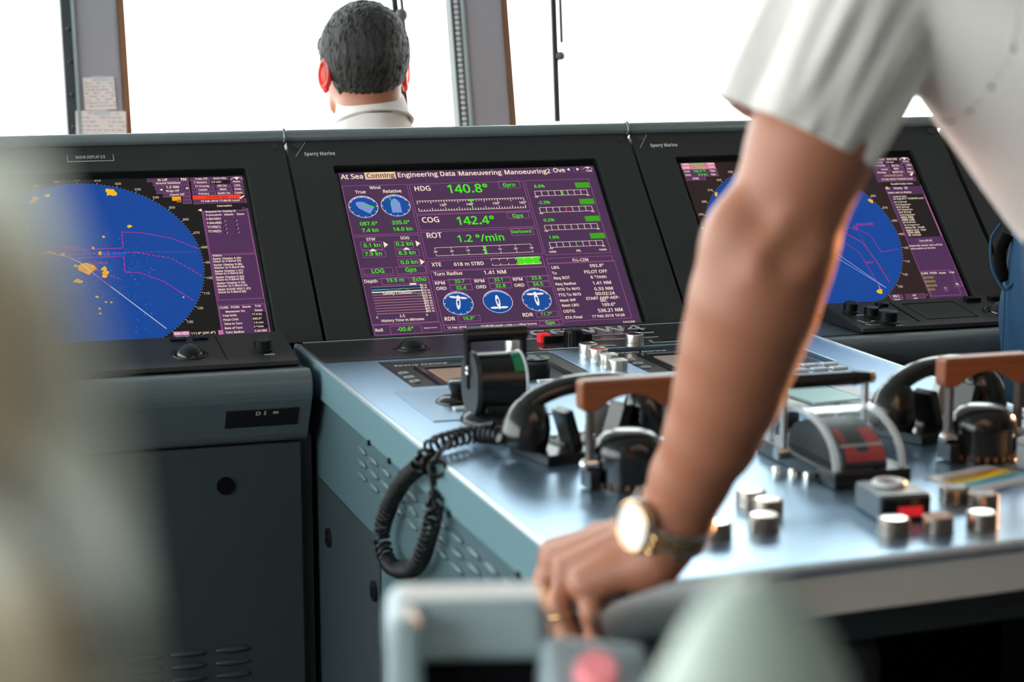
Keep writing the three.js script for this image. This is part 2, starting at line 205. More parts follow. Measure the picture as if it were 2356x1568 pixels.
const conning = screenTex(SCR.c, '#4c2e51', () => {}, (c) => {
  poly(c, [[0, 48], [1600, 48]], '#7a4a78', 2); for (const x of [728, 1012, 1328, 1469, 1521]) poly(c, [[x, 4], [x, 48]], '#b0659c', 2.5);
  fillPoly(c, [[1422, 23], [1442, 11], [1442, 36]], INK.w); fillPoly(c, [[1506, 23], [1486, 11], [1486, 36]], INK.w); gull(c, 1560, 14, 0.8);
  dial(c, 107, 262, true); hull(c, 112, 262, -0.95, 1.05, '#7f95d6'); poly(c, [[100, 264], [168, 262]], '#39d51a', 5); poly(c, [[148, 255], [168, 262], [148, 269]], '#39d51a', 3);
  dial(c, 302, 260, true); hull(c, 302, 262, 0, 1.05, '#7f95d6'); poly(c, [[304, 266], [276, 212], [279, 190]], '#39d51a', 5); poly(c, [[272, 200], [276, 212], [286, 204]], '#39d51a', 3);
  for (const [x, y] of [[189, 548], [381, 549], [380, 684]]) fillPoly(c, [[x - 12, y - 23], [x - 12, y + 23], [x + 14, y]], INK.w);
  for (const [x, y] of [[105, 584], [305, 583]]) fillPoly(c, [[x - 24, y + 9], [x + 24, y + 9], [x, y - 10]], INK.w);
  const lg = [44, 338, 850, 1040]; c.fillStyle = '#10295e'; c.fillRect(44, 850, 294, 40);
  for (let i = 0; i <= 10; i++) poly(c, [[lg[0], 850 + i * 19], [lg[1], 850 + i * 19]], i === 2 ? '#fff6e8' : '#d79a98', i === 2 ? 7 : 3);
  poly(c, [[338, 842], [338, 1044]], INK.w, 4); for (let i = 0; i <= 10; i++) poly(c, [[330, 850 + i * 19], [344, 850 + i * 19]], INK.w, 3);
  fillPoly(c, [[270, 846], [280, 834], [316, 834], [312, 846]], INK.w); poly(c, [[44, 878], [110, 872], [160, 880], [200, 878], [235, 866], [262, 880], [300, 905], [338, 922]], '#3fd040', 3);
  poly(c, [[434, 233], [1096, 233]], INK.w, 3); poly(c, [[436, 311], [1098, 311]], INK.w, 3);
  for (let i = 0; i <= 40; i++) { const x = 436 + i * 16.5, l = i % 5 ? 14 : 24; poly(c, [[x, 233], [x, 233 + l]], INK.w, 4); poly(c, [[x, 311 - l], [x, 311]], INK.w, 4); }
  fillPoly(c, [[742, 233], [790, 233], [766, 256]], '#46ea18'); poly(c, [[766, 240], [768, 311]], '#46ea18', 4);
  scale(c, 474, 586, 1062, 646, 6, true); c.fillStyle = '#46ea18'; c.fillRect(770, 586, 13, 60);
  scale(c, 795, 684, 1094, 733, 6, true);
  for (const [y, x, col, w] of [[186, 1352, '#34b80c', 12], [314, 1343, '#ff4030', 6], [450, 0], [580, 1346, '#34b80c', 4]]) { scale(c, 1178, y, 1511, y + 38, 8, false); if (x) { c.fillStyle = col; c.fillRect(x - w / 2, y + 3, w, 34); } }
  [[533, 991, 0.16, -1], [769, 992, 0, 1], [1004, 992, 0, -1]].forEach(([x, y, a, s], i) => { dial(c, x, y, i !== 1); c.save(); c.translate(x, y); c.rotate(a); c.fillStyle = '#f4ede6'; c.beginPath(); c.ellipse(0, 0, 13, 46, 0, 0, 7); c.fill(); for (const q of [-1, 1]) { c.beginPath(); c.ellipse(q * 27, s * 42 + 2, 26, 8, 0, 0, 7); c.fill(); } c.beginPath(); c.arc(0, s * 46, 10, 0, 7); c.fill(); fillPoly(c, [[-9, -4], [0, -22], [9, -4], [4, -4], [4, 16], [-4, 16], [-4, -4]], '#0a4a9c'); c.restore(); });
});
const RC = [656, 625, 637, 599], rp = (deg, k = 1) => [RC[0] + RC[2] * k * Math.sin(deg * Math.PI / 180), RC[1] - RC[3] * k * Math.cos(deg * Math.PI / 180)];
function radarFace(c) {
  c.fillStyle = '#05449a'; c.beginPath(); c.ellipse(RC[0], RC[1], RC[2], RC[3], 0, 0, 7); c.fill();
  for (let a = 0; a < 360; a += 2) { const big = a % 10 === 0, p = rp(a, 1), q = rp(a, big ? 1.02 : 1.008); poly(c, [p, q], '#e8c8b0', big ? 3 : 2.5); }
  c.fillStyle = INK.w; c.font = '21px sans-serif'; c.textAlign = 'center'; c.textBaseline = 'middle';
  for (let a = 0; a < 360; a += 10) { const p = rp(a, 1.05); c.fillText(String(a).padStart(3, '0'), ...p); } c.textAlign = 'left';
}
const blob = (c, x, y, r, col = '#f5b81a') => { const n = 9, p = []; for (let i = 0; i < n; i++) { const a = i * 6.283 / n, k = r * (0.6 + rnd() * 0.7); p.push([x + Math.cos(a) * k * 1.15, y + Math.sin(a) * k]); } fillPoly(c, p, col); };
const radarLeft = screenTex(SCR.l, '#120d0b', (c) => {
  radarFace(c); c.save(); c.beginPath(); c.ellipse(RC[0], RC[1], RC[2], RC[3], 0, 0, 7); c.clip();
  for (let i = 0; i < 260; i++) { const a = rnd() * 6.28, r = 60 + Math.pow(rnd(), 0.7) * 420; c.fillStyle = rnd() < 0.75 ? '#2468c8' : '#5a8ad8'; c.fillRect(760 + Math.cos(a) * r * 0.55, 760 + Math.sin(a) * r * 0.8, 2 + rnd() * 4, 4 + rnd() * 7); }
  for (const [x, y, r] of [[832, 92, 26], [850, 110, 18], [918, 347, 12], [764, 415, 7], [700, 492, 8], [732, 534, 11], [738, 523, 8], [746, 640, 18], [752, 668, 16], [742, 690, 12], [594, 612, 9], [590, 716, 16], [610, 722, 14], [689, 831, 9], [732, 868, 6], [760, 872, 7], [695, 910, 7], [694, 944, 7], [1154, 859, 5], [460, 507, 12], [414, 129, 20], [395, 150, 14], [483, 107, 14], [535, 527, 12], [486, 514, 10], [360, 320, 10], [300, 700, 10], [230, 620, 9]]) blob(c, x, y, r);
  blob(c, 651, 631, 44, '#f0a412'); blob(c, 655, 640, 36, '#f5ae1c'); poly(c, [[620, 640], [684, 640]], '#d06a10', 4);
  poly(c, [[345, 500], [863, 500], [868, 386], [969, 395], [1137, 443], [1280, 525]], '#d0148c', 3.5); poly(c, [[345, 557], [860, 557], [856, 668], [938, 678], [1058, 744], [1207, 885]], '#d0148c', 3.5);
  poly(c, [[345, 530], [920, 532], [1120, 584], [1273, 718]], '#f0285a', 4, [16, 11]); poly(c, [[920, 532], [1278, 545]], '#d0148c', 3, [12, 10]); poly(c, [[688, 638], [830, 721]], '#f0285a', 4, [12, 8]); poly(c, [[778, 515], [778, 548]], '#f0285a', 4);
  poly(c, [[40, 511], [266, 511], [457, 516], [555, 545], [622, 591], [651, 631], [1036, 1067]], '#f4ece4', 3.5); poly(c, [[670, 655], [770, 765]], '#d0148c', 3); c.restore();
}, (c) => { gull(c, 1566, 18, 1); fillPoly(c, [[1310, 247], [1334, 236], [1334, 258]], INK.w); poly(c, [[1570, 236], [1592, 247], [1570, 258], [1570, 236]], '#8a7068', 3); fillPoly(c, [[1112, 88], [1130, 80], [1130, 96]], INK.w); fillPoly(c, [[1284, 82], [1266, 74], [1266, 90]], INK.w); fillPoly(c, [[1560, 168], [1590, 146], [1596, 152], [1568, 174]], INK.w);
  fillPoly(c, [[1196, 186], [1214, 160], [1232, 186]], '#a06010'); for (let i = 0; i < 4; i++) for (const x of [0, 66]) { c.strokeStyle = '#20101c'; c.lineWidth = 4; c.beginPath(); c.arc(1452 + x, 330 + i * 29, 7, 2, 5.4); c.stroke(); c.strokeStyle = INK.w; c.lineWidth = 2; c.beginPath(); c.arc(1452 + x, 330 + i * 29, 7, -0.9, 1.8); c.stroke(); } });
const radarRight = screenTex(SCR.r, '#2a1a18', (c) => {
  radarFace(c); poly(c, [[833, 757], [1072, 1035], [656, 625]], '#a8b4e0', 3.5);
  poly(c, [[897, 560], [1025, 562], [1110, 632], [1135, 759], [1263, 739]], '#b01a8a', 3.5); poly(c, [[1025, 562], [1049, 709]], '#b01a8a', 3, [10, 8]); poly(c, [[860, 650], [897, 651], [986, 758], [1035, 1040]], '#b01a8a', 3.5);
  poly(c, [[860, 575], [935, 591], [1035, 682], [1076, 828], [1110, 999]], '#f01848', 6, [9, 6]); c.strokeStyle = '#e01070'; c.lineWidth = 4; c.beginPath(); c.arc(1025, 562, 14, 0, 7); c.stroke();
  blob(c, 1208, 353, 15); blob(c, 1200, 345, 12); blob(c, 1022, 1060, 18); poly(c, [[1020, 1012], [1030, 1016], [1026, 1034], [1020, 1046]], '#20d060', 5); blob(c, 176, 252, 10); blob(c, 170, 266, 9);
}, (c) => { gull(c, 1562, 12, 1); fillPoly(c, [[1345, 247], [1360, 236], [1360, 258]], INK.o); fillPoly(c, [[1552, 150], [1574, 130], [1584, 138], [1562, 158]], INK.w); });

// ---------- the room ----------
const LEAN = -14 * Math.PI / 180, WZ = -1.5, XL = -3.3, XR = 3.7, ZB = 4.4;
struct('floor', slab(XR - XL + 0.4, 0.1, ZB + 2.4, [(XL + XR) / 2, -0.05, (ZB - 1.9) / 2]), M.floorM);
struct('ceiling', slab(XR - XL + 0.4, 0.1, ZB + 2.4, [(XL + XR) / 2, 2.75, (ZB - 1.9) / 2]), M.ceil);
struct('wall_back', slab(XR - XL + 0.4, 2.9, 0.1, [(XL + XR) / 2, 1.35, ZB]), M.wall);
struct('wall_front', [slab(XR - XL + 0.4, 0.86, 0.12, [(XL + XR) / 2, 0.43, -1.46]), slab(XR - XL + 0.4, 0.34, 0.12, [(XL + XR) / 2, 2.58, -1.86])], M.wall);
for (const [n, x] of [['wall_left', XL], ['wall_right', XR]]) struct(n, [slab(0.12, 0.9, ZB + 1.8, [x, 0.45, (ZB - 1.8) / 2]), slab(0.12, 0.34, ZB + 1.8, [x, 2.58, (ZB - 1.8) / 2]), slab(0.12, 1.6, 0.6, [x, 1.65, ZB - 0.3])], M.wall);
let wn = 0, tn = 0;
const pillarX = [-3.1, -2.2122, -1.3262, -0.4402, 0.4458, 1.3318, 2.2178, 3.1038, 3.6];
pillarX.forEach((x, i) => {
  const p = new THREE.Group(); p.name = 'trim_' + ++tn; p.userData.kind = 'structure'; p.position.set(x, 1.1, WZ); p.rotation.x = LEAN; scene.add(p);
  mesh('pillar_face', box(0.1, 1.8, 0.09, [0.004, 0.5, -0.01]), M.pillar, p);
  mesh('gasket', box(0.024, 1.8, 0.05, [-0.0565, 0.5, 0.0]), M.gasket, p); mesh('gasket', box(0.016, 1.8, 0.06, [0.062, 0.5, 0.0]), M.brown, p, 'brown window gasket strip');
  mesh('edge_strip', slab(0.006, 1.8, 0.012, [-0.0435, 0.5, 0.037]), M.edge, p);
  if (i === 4) { const b = []; for (let k = 0; k < 46; k++) b.push(box(0.009, 0.008, 0.006, [-0.056, -0.1 + k * 0.0125, 0.027])); const z = mesh('bead_strip', b, M.lightKey, p); z.userData.kind = 'stuff'; }
  else for (let k = 0; k < 5; k++) mesh('screw', ball(0.005, [-0.055, -0.06 + k * 0.072, 0.027]), M.gasket, p);
  if (i < pillarX.length - 1) {
    const w = pillarX[i + 1] - x, g = new THREE.Group(); g.name = 'window_' + ++wn; g.userData.kind = 'structure'; g.position.set(x + w / 2, 1.1, WZ); g.rotation.x = LEAN; scene.add(g);
    mesh('pane', slab(w - 0.1, 1.66, 0.004, [0, 0.52, -0.03]), M.pane, g); mesh('window_frame', [slab(w, 0.06, 0.08, [0, -0.27, -0.02]), slab(w, 0.06, 0.08, [0, 1.35, -0.02])], M.pillar, g);
  }
});
struct('wall_right_sunblock', slab(0.12, 1.6, 5.05, [XR, 1.65, 1.73]), M.wall);  // unseen panel added to keep the sun off the near chairs
for (const x of [XL, XR]) for (let k = 0; k < (x > 0 ? 1 : 4); k++) {
  const z = x > 0 ? -1.26 : -1.0 + k * 1.45, half = x > 0 ? 0.42 : 0.68, g = new THREE.Group(); g.name = 'window_' + ++wn; g.userData.kind = 'structure'; g.position.set(x, 1.66, z); scene.add(g);
  mesh('pane', slab(0.004, 1.52, half * 2), M.pane, g); mesh('window_frame', [slab(0.1, 1.54, 0.08, [0, 0, -half - 0.04]), slab(0.1, 1.54, 0.08, [0, 0, half + 0.04])], M.pillar, g);
}
function wiper(x, tilt, label, hub) {   // wiper arms stand outside the glass
  const o = thing('window_wiper', label, 'wiper', [x, 1.1, WZ - 0.07], 0); o.rotation.set(LEAN, 0, tilt);
  mesh('wiper_blade', box(0.016, 0.62, 0.012, [0, 0.31, 0]), M.softBlack, o); mesh('wiper_arm', box(0.009, 0.5, 0.01, [0.014, 0.44, 0.012]), M.dark, o); mesh('hinge', hub ? [ball(0.016, [0.012, 0.26, 0.008])] : [ball(0.012, [0.012, 0.16, 0.008])], M.dark, o);
}
wiper(0.648, -0.045, 'thin black wiper outside the window to the right of the beaded pillar', false);
wiper(0.277, 0.03, 'thin black wiper outside the window beside the seated man\'s head', true);
const paper = (seedN, rows) => canvasTex(256, 256, (c) => { c.fillStyle = '#d8d0cf'; c.fillRect(0, 0, 256, 256); for (let r = 0; r < rows; r++) for (let x = 14; x < 240;) { const w = 8 + rnd() * 26; if (rnd() > 0.25) { c.fillStyle = rnd() < 0.3 ? '#b0686c' : '#8a8488'; c.fillRect(x, 18 + r * 230 / rows, w, 7); } x += w + 8; } });
function note(x, y, w, h, turn, label, rows, dz) { const o = thing('paper_note', label, 'paper', [x, 1.1, WZ], 0, undefined); o.rotation.x = LEAN; const sh = mesh('sheet', box(w, h, 0.0012, [0, y, 0.038 + dz], [0, 0, turn], 0.0004), std(1, 1, 1, 0.8, { map: paper(1, rows) }), o); mesh('tape', slab(0.03, 0.012, 0.0006, [0, y + h / 2 - 0.004, 0.0392 + dz]), M.lightKey, o); return sh; }
note(-0.437, 0.082, 0.068, 0.072, 0.02, 'upper grey printed note taped to the window pillar', 9, 0);
note(-0.438, 0.012, 0.108, 0.062, -0.03, 'wider lower white note with reddish print taped to the pillar', 6, 0.003);

// ---------- the sloping display consoles ----------
function onPanel(m, u = 0) { m.position.set(u, 1.01, 0); m.rotation.x = TILT; return m; }
const panelShape = (w) => { const s = rounded(w, 0.3894, 0.004, 0, 0.0277); s.holes.push(rounded(SW + 0.014, 0.3315, 0.004, 0, 0.00325, THREE.Path)); return s; };
function consoleUnit(u, label, tex, full) {
  const o = thing('display_console', label, 'console', [u, 0, 0], 0), W = 0.5745;
  const pg = extrude(panelShape(W), 0.018, 0.0015); pg.translate(0, 0, -0.0195);
  onPanel(mesh('bezel_panel', pg, M.black, o));
  onPanel(mesh('screen_frame', [slab(SW + 0.03, SH + 0.03, 0.004, [0, 0, -0.012])], M.gloss, o));
  if (tex) { const g = new THREE.PlaneGeometry(SW, SH); const sm = std(0.01, 0.01, 0.012, 0.45, { specularIntensity: 0.25, emissive: new THREE.Color(1, 1, 1), emissiveMap: tex, emissiveIntensity: 0.85 }); const b = slab(SW, SH, 0.003, [0, 0, -0.009]); b.attributes.uv && 0; onPanel(mesh('screen', [at(g, [0, 0, -0.0072])], sm, o, 'lit display screen')); onPanel(mesh('screen_glass', b, M.gloss, o)); }
  onPanel(mesh('top_rail', cyl(0.0105, 0.0105, 0.5745, [0, 0.2325, -0.001], [0, 0, Math.PI / 2], 24), M.rail, o));
  onPanel(mesh('rail_joint', at(new THREE.TorusGeometry(0.0112, 0.0026, 8, 28), [0.289, 0.2325, -0.001], [0, Math.PI / 2, 0]), M.rail, o));
  for (const s of [-1, 1]) onPanel(mesh('rivet', cyl(0.006, 0.006, 0.002, [s * 0.271, 0.211, 0.0004], [Math.PI / 2, 0, 0], 16), M.dark, o));
  const zf = 0.12; mesh('housing', prism([[-0.165, 1.155], [-0.4, 1.12], [-0.4, 0.02], [zf, 0.02], [zf, 0.79], [0.118, 0.868], [0.085, 0.895]], -W / 2, W / 2), M.dark, o);
  return o;
}
const unitL = consoleUnit(-0.579, 'black radar display console with a blue radar screen and louvred cabinet door below', radarLeft, true);
const unitC = consoleUnit(0, 'middle black console with the purple conning screen of green figures', conning, false);
const unitR = consoleUnit(0.579, 'black radar console behind the leaning officer\'s arm, blue radar on screen', radarRight, true);
const unitX = consoleUnit(1.162, 'last black display console, mostly hidden behind the person in blue trousers', null, true);
// the brand name, and the engraved corner line, on the middle and right units
for (const [o, u, w] of [[unitC, -0.238, 0.049], [unitR, 0.3455 - 0.579, 0.048]]) {
  onPanel(mesh('brand_lettering', at(letters('Sperry Marine', w, 0.0095), [u, 0.1935, 0]), M.letter, o));
  onPanel(mesh('corner_line', rod([-0.277, 0.19, 0.0002], [-0.258, 0.218, 0.0002], 0.0005, 6), M.letter, o));
}
onPanel(mesh('label_plate', [at(letters('RADAR DISPLAY 2/8', 0.044, 0.0055, thinFont), [-0.0145, 0.199, 0]), rod([-0.049, 0.191, 0], [0.02, 0.191, 0], 0.0006, 6), rod([-0.049, 0.191, 0], [-0.049, 0.203, 0], 0.0005, 6), rod([0.02, 0.191, 0], [0.02, 0.203, 0], 0.0005, 6)], M.letter, unitL));
// shelves with a rolled front edge under the outer units
const arc = (cz, cy, r, a0, a1, n = 8) => Array.from({ length: n + 1 }, (_, i) => { const a = (a0 + (a1 - a0) * i / n) * Math.PI / 180; return [cz + r * Math.cos(a), cy + r * Math.sin(a)]; });
const SHELF = [[0.1, TOP - 0.008], [0.288, TOP - 0.006], [0.291, TOP - 0.004], ...arc(0.312, TOP - 0.022, 0.02, 95, 0), [0.332, TOP - 0.028], [0.331, 0.858], [0.328, 0.85], [0.294, 0.796], [0.288, 0.789], [0.28, 0.784], [0.25, 0.782], [0.1, 0.782]];
function shelf(o, x0, x1) { return mesh('shelf_edge', prism(SHELF, x0, x1, 0.002), M.paint, o); }
shelf(unitL, -0.2985, 0.226); shelf(unitR, -0.158, 0.2985); shelf(unitX, -0.28, 0.28);
mesh('edge_groove', slab(0.44, 0.002, 0.004, [-0.04, TOP - 0.0055, 0.2835]), M.void, unitL); mesh('edge_groove', slab(0.44, 0.002, 0.004, [0.07, TOP - 0.0055, 0.2835]), M.void, unitR);
mesh('scratch', Array.from({ length: 70 }, (_, i) => { const t = i < 50 ? 0.03 + rnd() * 0.24 : -0.06 + rnd() * 0.1; return slab(0.002 + rnd() * 0.012, 0.0007 + rnd() * 0.0028, 0.001, [t, TOP - 0.0255 + (rnd() - 0.5) * 0.004, 0.3297]); }), M.white, unitR).userData.kind = 'stuff';
// cabinet door below the left shelf
{ const d = mesh('cabinet_door', box(0.5, 0.77, 0.018, [-0.0305, 0.395, 0.268], undefined, 0.003), M.door, unitL);
  mesh('door_lock', [cyl(0.0125, 0.0125, 0.004, [0.1115, 0.7245, 0.278], [Math.PI / 2, 0, 0], 28)], M.void, d);
  for (let r = 0; r < 4; r++) for (let k = 0; k < 4; k++) mesh('louver', [at(new THREE.SphereGeometry(1, 16, 10).scale(0.0255, 0.0048, 0.006), [0.115 - k * 0.0618 + 0.001, 0.489 - r * 0.0185, 0.277])], M.door, d);
  mesh('switch_plate', [box(0.1, 0.032, 0.002, [0.158, 0.8245, 0.3125], [0.562, 0, 0], 0.0008)], M.gloss, unitL, 'black switch plate marked ON');
  mesh('plate_lettering', [at(letters('ON', 0.007, 0.004), [0.176, 0.832, 0.3183], [0.562, 0, 0]), at(letters('D I', 0.014, 0.006, thinFont), [0.156, 0.832, 0.3183], [0.562, 0, 0])], M.letter, unitL);
  mesh('cabinet_frame', prism([[0.2, 0.02], [0.262, 0.02], [0.262, 0.786], [0.2, 0.786]], -0.287, 0.236), M.dark, unitL); }
// low control wedges lying on the shelves in front of the radar screens
function wedge(name, label, x, w, z = 0.2) {
  const o = thing(name, label, 'control panel', [x, TOP - 0.0042, z]);
  mesh('panel_body', prism([[-0.058, 0], [0.078, 0], [0.082, 0.003], [0.08, 0.008], [-0.045, 0.028], [-0.054, 0.027], [-0.058, 0.022]], -w / 2, w / 2, 0.0025), M.black, o); return o;
}
const top = (z) => 0.008 + (0.08 - z) * (0.02 / 0.125);   // height of the wedge's upper face
const SL = Math.atan(0.02 / 0.125);
function knob(o, x, z, r, h, y = top(z)) { return mesh('knob', [lathe([[0, h], [r * 0.86, h], [r * 0.95, h - 0.001], [r, h * 0.25], [r * 1.18, h * 0.18], [r * 1.18, 0]], [x, y, z], [SL, 0, 0], 28), ...Array.from({ length: 14 }, (_, i) => slab(0.0012, h * 0.6, 0.0012, [x + r * 0.97 * Math.sin(i * 0.449), y + h * 0.55, z + r * 0.97 * Math.cos(i * 0.449)]))], M.rubber, o); }
{ const o = wedge('radar_control_panel', 'low black control panel with a trackball in front of the chair-side radar screen', -0.56, 0.4);
  mesh('trackball', ball(0.021, [0.055, top(0.03) - 0.006, 0.03]), M.gloss, o); mesh('trackball_ring', at(new THREE.TorusGeometry(0.0235, 0.0025, 8, 32), [0.055, top(0.03), 0.03], [Math.PI / 2 + SL, 0, 0]), M.softBlack, o);
  knob(o, 0.157, 0.032, 0.0115, 0.017); for (const x of [0.048, 0.079]) mesh('push_button', box(0.022, 0.005, 0.011, [x, top(-0.03) + 0.0015, -0.03], [SL, 0, 0]), M.softBlack, o);
  mesh('knob_lettering', at(letters('VRM', 0.014, 0.0028), [0.163, top(0.052) + 0.0004, 0.052], [-Math.PI / 2 + SL, 0, 0]), M.letter, o); mesh('panel_seam', [slab(0.0012, 0.0008, 0.1, [0.102, top(0.012) + 0.0002, 0.012], [SL, 0.0, 0])], M.void, o); }
{ const o = wedge('radar_control_panel', 'low black control panel with four knobs and a touchpad, beside the leaning arm', 0.685, 0.37, 0.205);
  for (const [x, z, r, h] of [[-0.165, 0.002, 0.0105, 0.017], [-0.143, 0.029, 0.0105, 0.017], [-0.114, 0.007, 0.0105, 0.017], [-0.131, 0.058, 0.0152, 0.02]]) knob(o, x, z, r, h);
  mesh('touchpad', [box(0.085, 0.0012, 0.075, [-0.016, top(0.016) + 0.0004, 0.016], [SL, 0, 0], 0.0005)], M.black, o, 'square black touchpad');
  mesh('panel_seam', [slab(0.0014, 0.0012, 0.105, [-0.078, top(0.01) + 0.0003, 0.01], [SL, 0, 0]), slab(0.09, 0.0012, 0.0014, [-0.016, top(-0.024) + 0.0003, -0.024]), slab(0.0014, 0.0012, 0.08, [0.0275, top(0.016) + 0.0003, 0.016], [SL, 0, 0])], M.void, o);
  for (const x of [0.062, 0.105]) mesh('push_button', box(0.026, 0.008, 0.013, [x, top(-0.022) + 0.003, -0.022], [SL, 0, 0]), M.rubber, o);
  mesh('trackball', ball(0.02, [0.078, top(0.035) - 0.004, 0.035]), M.gloss, o); mesh('trackball_ring', at(new THREE.TorusGeometry(0.025, 0.0025, 8, 32), [0.078, top(0.035), 0.035], [Math.PI / 2 + SL, 0, 0]), M.softBlack, o);
  mesh('knob_lettering', [['RAIN', -0.155, 0.018], ['PANEL', -0.145, 0.048], ['GAIN', -0.118, 0.046], ['SEA', -0.1, 0.021], ['EBL', -0.118, 0.075]].map(([t, x, z]) => at(letters(t, 0.014, 0.0026), [x, top(z) + 0.0004, z], [-Math.PI / 2 + SL, 0, 0])), M.letter, o);
  mesh('engraved_line', [[-0.172, 0.04, -0.166, 0.052], [-0.166, 0.052, -0.15, 0.052], [-0.168, 0.058, -0.162, 0.066], [-0.162, 0.066, -0.148, 0.066], [-0.112, 0.058, -0.098, 0.058]].map(([a, b, c, d]) => rod([a, top(b) + 0.0003, b], [c, top(d) + 0.0003, d], 0.0004, 5)), M.letter, o); }

// ---------- the control desk that runs from the consoles towards the camera ----------
const DL = -0.335, DR = 0.413, FRONT = (x) => 1.418 - 0.07 * (x - DL);
const desk = thing('control_desk', 'blue grey metal control desk covered with levers, telephones and silver buttons', 'desk', [0, 0, 0]);
{ const s = new THREE.Shape(); s.moveTo(DL, -0.128); s.lineTo(DR, -0.128); s.lineTo(DR, -FRONT(DR)); s.lineTo(DL + 0.03, -FRONT(DL + 0.03)); s.quadraticCurveTo(DL, -FRONT(DL), DL, -FRONT(DL) + 0.03); s.closePath();
  for (const [x0, x1] of [[-0.257, -0.003], [0.071, 0.349]]) s.holes.push(rounded(x1 - x0, 0.198, 0.003, (x0 + x1) / 2, -0.402, THREE.Path));
  const up = (sh, y0, y1, bv) => { const g = extrude(sh, y1 - y0 - 2 * bv, bv); g.rotateX(-Math.PI / 2); g.translate(0, y0 + bv, 0); return g; };
  mesh('desk_top', up(s, TOP - 0.012, TOP, 0.0012), M.top, desk);
  for (const [x0, x1] of [[-0.257, -0.003], [0.071, 0.349]]) mesh('recess_floor', slab(x1 - x0 + 0.004, 0.004, 0.202, [(x0 + x1) / 2, TOP - 0.013, 0.402]), M.softBlack, desk); }
mesh('edge_trim', [rod([DL, TOP - 0.002, 0.13], [DL, TOP - 0.002, 1.385], 0.0034, 8)], M.edge, desk, 'bright metal edge strip');
mesh('edge_trim', [rod([DR, TOP - 0.001, 0.13], [DR, TOP - 0.001, 1.36], 0.0034, 8), rod([DR + 0.006, TOP - 0.003, 0.13], [DR + 0.006, TOP - 0.003, 1.36], 0.003, 8)], M.edge, desk);
mesh('back_trim', rod([-0.325, TOP + 0.0005, 0.128], [0.41, TOP + 0.0005, 0.128], 0.0014, 6), M.edge, desk);
mesh('front_rail', [tube([[DL + 0.02, TOP - 0.0055, FRONT(DL + 0.02) + 0.004], [0, TOP - 0.0055, FRONT(0) + 0.004], [DR, TOP - 0.0055, FRONT(DR) + 0.004]], 0.006, 24, 14)], M.edge, desk, 'rounded bright front edge of the desk');
mesh('front_lip', [at(slab(0.74, 0.036, 0.012), [0.04, TOP - 0.029, FRONT(0.04) + 0.001], [0, 0.07, 0])], M.litFrontLip, desk);  // lip colour lightened to carry light arriving from behind
mesh('side_lip', slab(0.008, 0.044, 1.25, [DL - 0.001, 0.868, 0.76]), M.lip, desk); mesh('side_lip', slab(0.008, 0.044, 1.2, [DR + 0.001, 0.868, 0.75]), M.lip, desk);
for (const z of [0.605, 0.708, 0.968, 1.21]) mesh('lip_clip', box(0.004, 0.007, 0.006, [DL - 0.006, 0.846, z]), M.softBlack, desk);
const sideP = mesh('side_panel', slab(0.012, 0.80, 1.13, [DL + 0.008, 0.445, 0.75]), M.sidePaint, desk);
mesh('access_door', box(0.004, 0.655, 0.36, [DL + 0.0012, 0.397, 0.447], undefined, 0.001), M.door, desk, 'grey access door in the desk side');
for (const z of [0.341, 0.605]) mesh('door_lock', [at(new THREE.CylinderGeometry(0.0135, 0.0135, 0.006, 28), [DL - 0.002, 0.656, z], [0, 0, Math.PI / 2]), box(0.004, 0.014, 0.004, [DL - 0.0055, 0.656, z])], M.gloss, desk);
for (let r = 0; r < 3; r++) for (let k = 0; k < 11; k++) mesh('louver', at(new THREE.SphereGeometry(1, 12, 8).scale(0.0045, 0.0048, 0.0245), [DL + 0.001, 0.8205 - r * 0.0168, 0.535 + k * 0.0625]), M.sidePaint, desk);
mesh('side_panel_right', slab(0.012, 0.80, 1.1, [DR - 0.008, 0.445, 0.74]), M.paint, desk);
mesh('front_apron', [at(box(0.72, 0.05, 0.02), [0.04, 0.828, 1.352], [0, 0.07, 0])], M.door, desk);
mesh('pedestal', [box(0.305, 0.8, 0.5, [-0.168, 0.405, 1.1])], M.dark, desk); mesh('kneehole_back', slab(0.47, 0.78, 0.02, [0.17, 0.41, 0.86]), M.void, desk);
// engraved plates over a black strip of painted console shade
mesh('back_shade', box(0.735, 0.0016, 0.166, [0.039, TOP + 0.0002, 0.212], undefined, 0.0006), std(0.012, 0.014, 0.016, 0.35), desk, 'black strip painted as the shade at the back of the desk');
const flat = [-Math.PI / 2, 0, 0];
function namePlate(x, z, w, d, text, tw, thh, tx = 0, tz = 0) { const p = mesh('name_plate', box(w, 0.002, d, [x, TOP + 0.001, z], undefined, 0.0005), M.gloss, desk); mesh('plate_edge', [slab(w, 0.0022, 0.0012, [x, TOP + 0.0011, z + d / 2]), slab(0.0012, 0.0022, d, [x - w / 2, TOP + 0.0011, z])], M.letter, p); if (text) mesh('plate_lettering', at(letters(text, tw, thh, thinFont), [x + tx, TOP + 0.0021, z + tz], flat), M.lightKey, p); return p; }
namePlate(0.068, 0.166, 0.256, 0.07, 'C6WW4', 0.18, 0.042, 0.038, -0.009);
namePlate(0.137, 0.229, 0.1, 0.026); namePlate(0.045, 0.286, 0.112, 0.015); namePlate(0.2, 0.278, 0.075, 0.018);
mesh('trackball', ball(0.021, [-0.185, TOP - 0.004, 0.222]), M.softBlack, desk); mesh('trackball_ring', at(new THREE.TorusGeometry(0.024, 0.003, 8, 32), [-0.185, TOP + 0.001, 0.222], [Math.PI / 2, 0, 0]), M.softBlack, desk);
mesh('panel_seam', rod([-0.235, TOP, 0.145], [-0.235, TOP, 0.285], 0.0008, 6), M.void, desk);
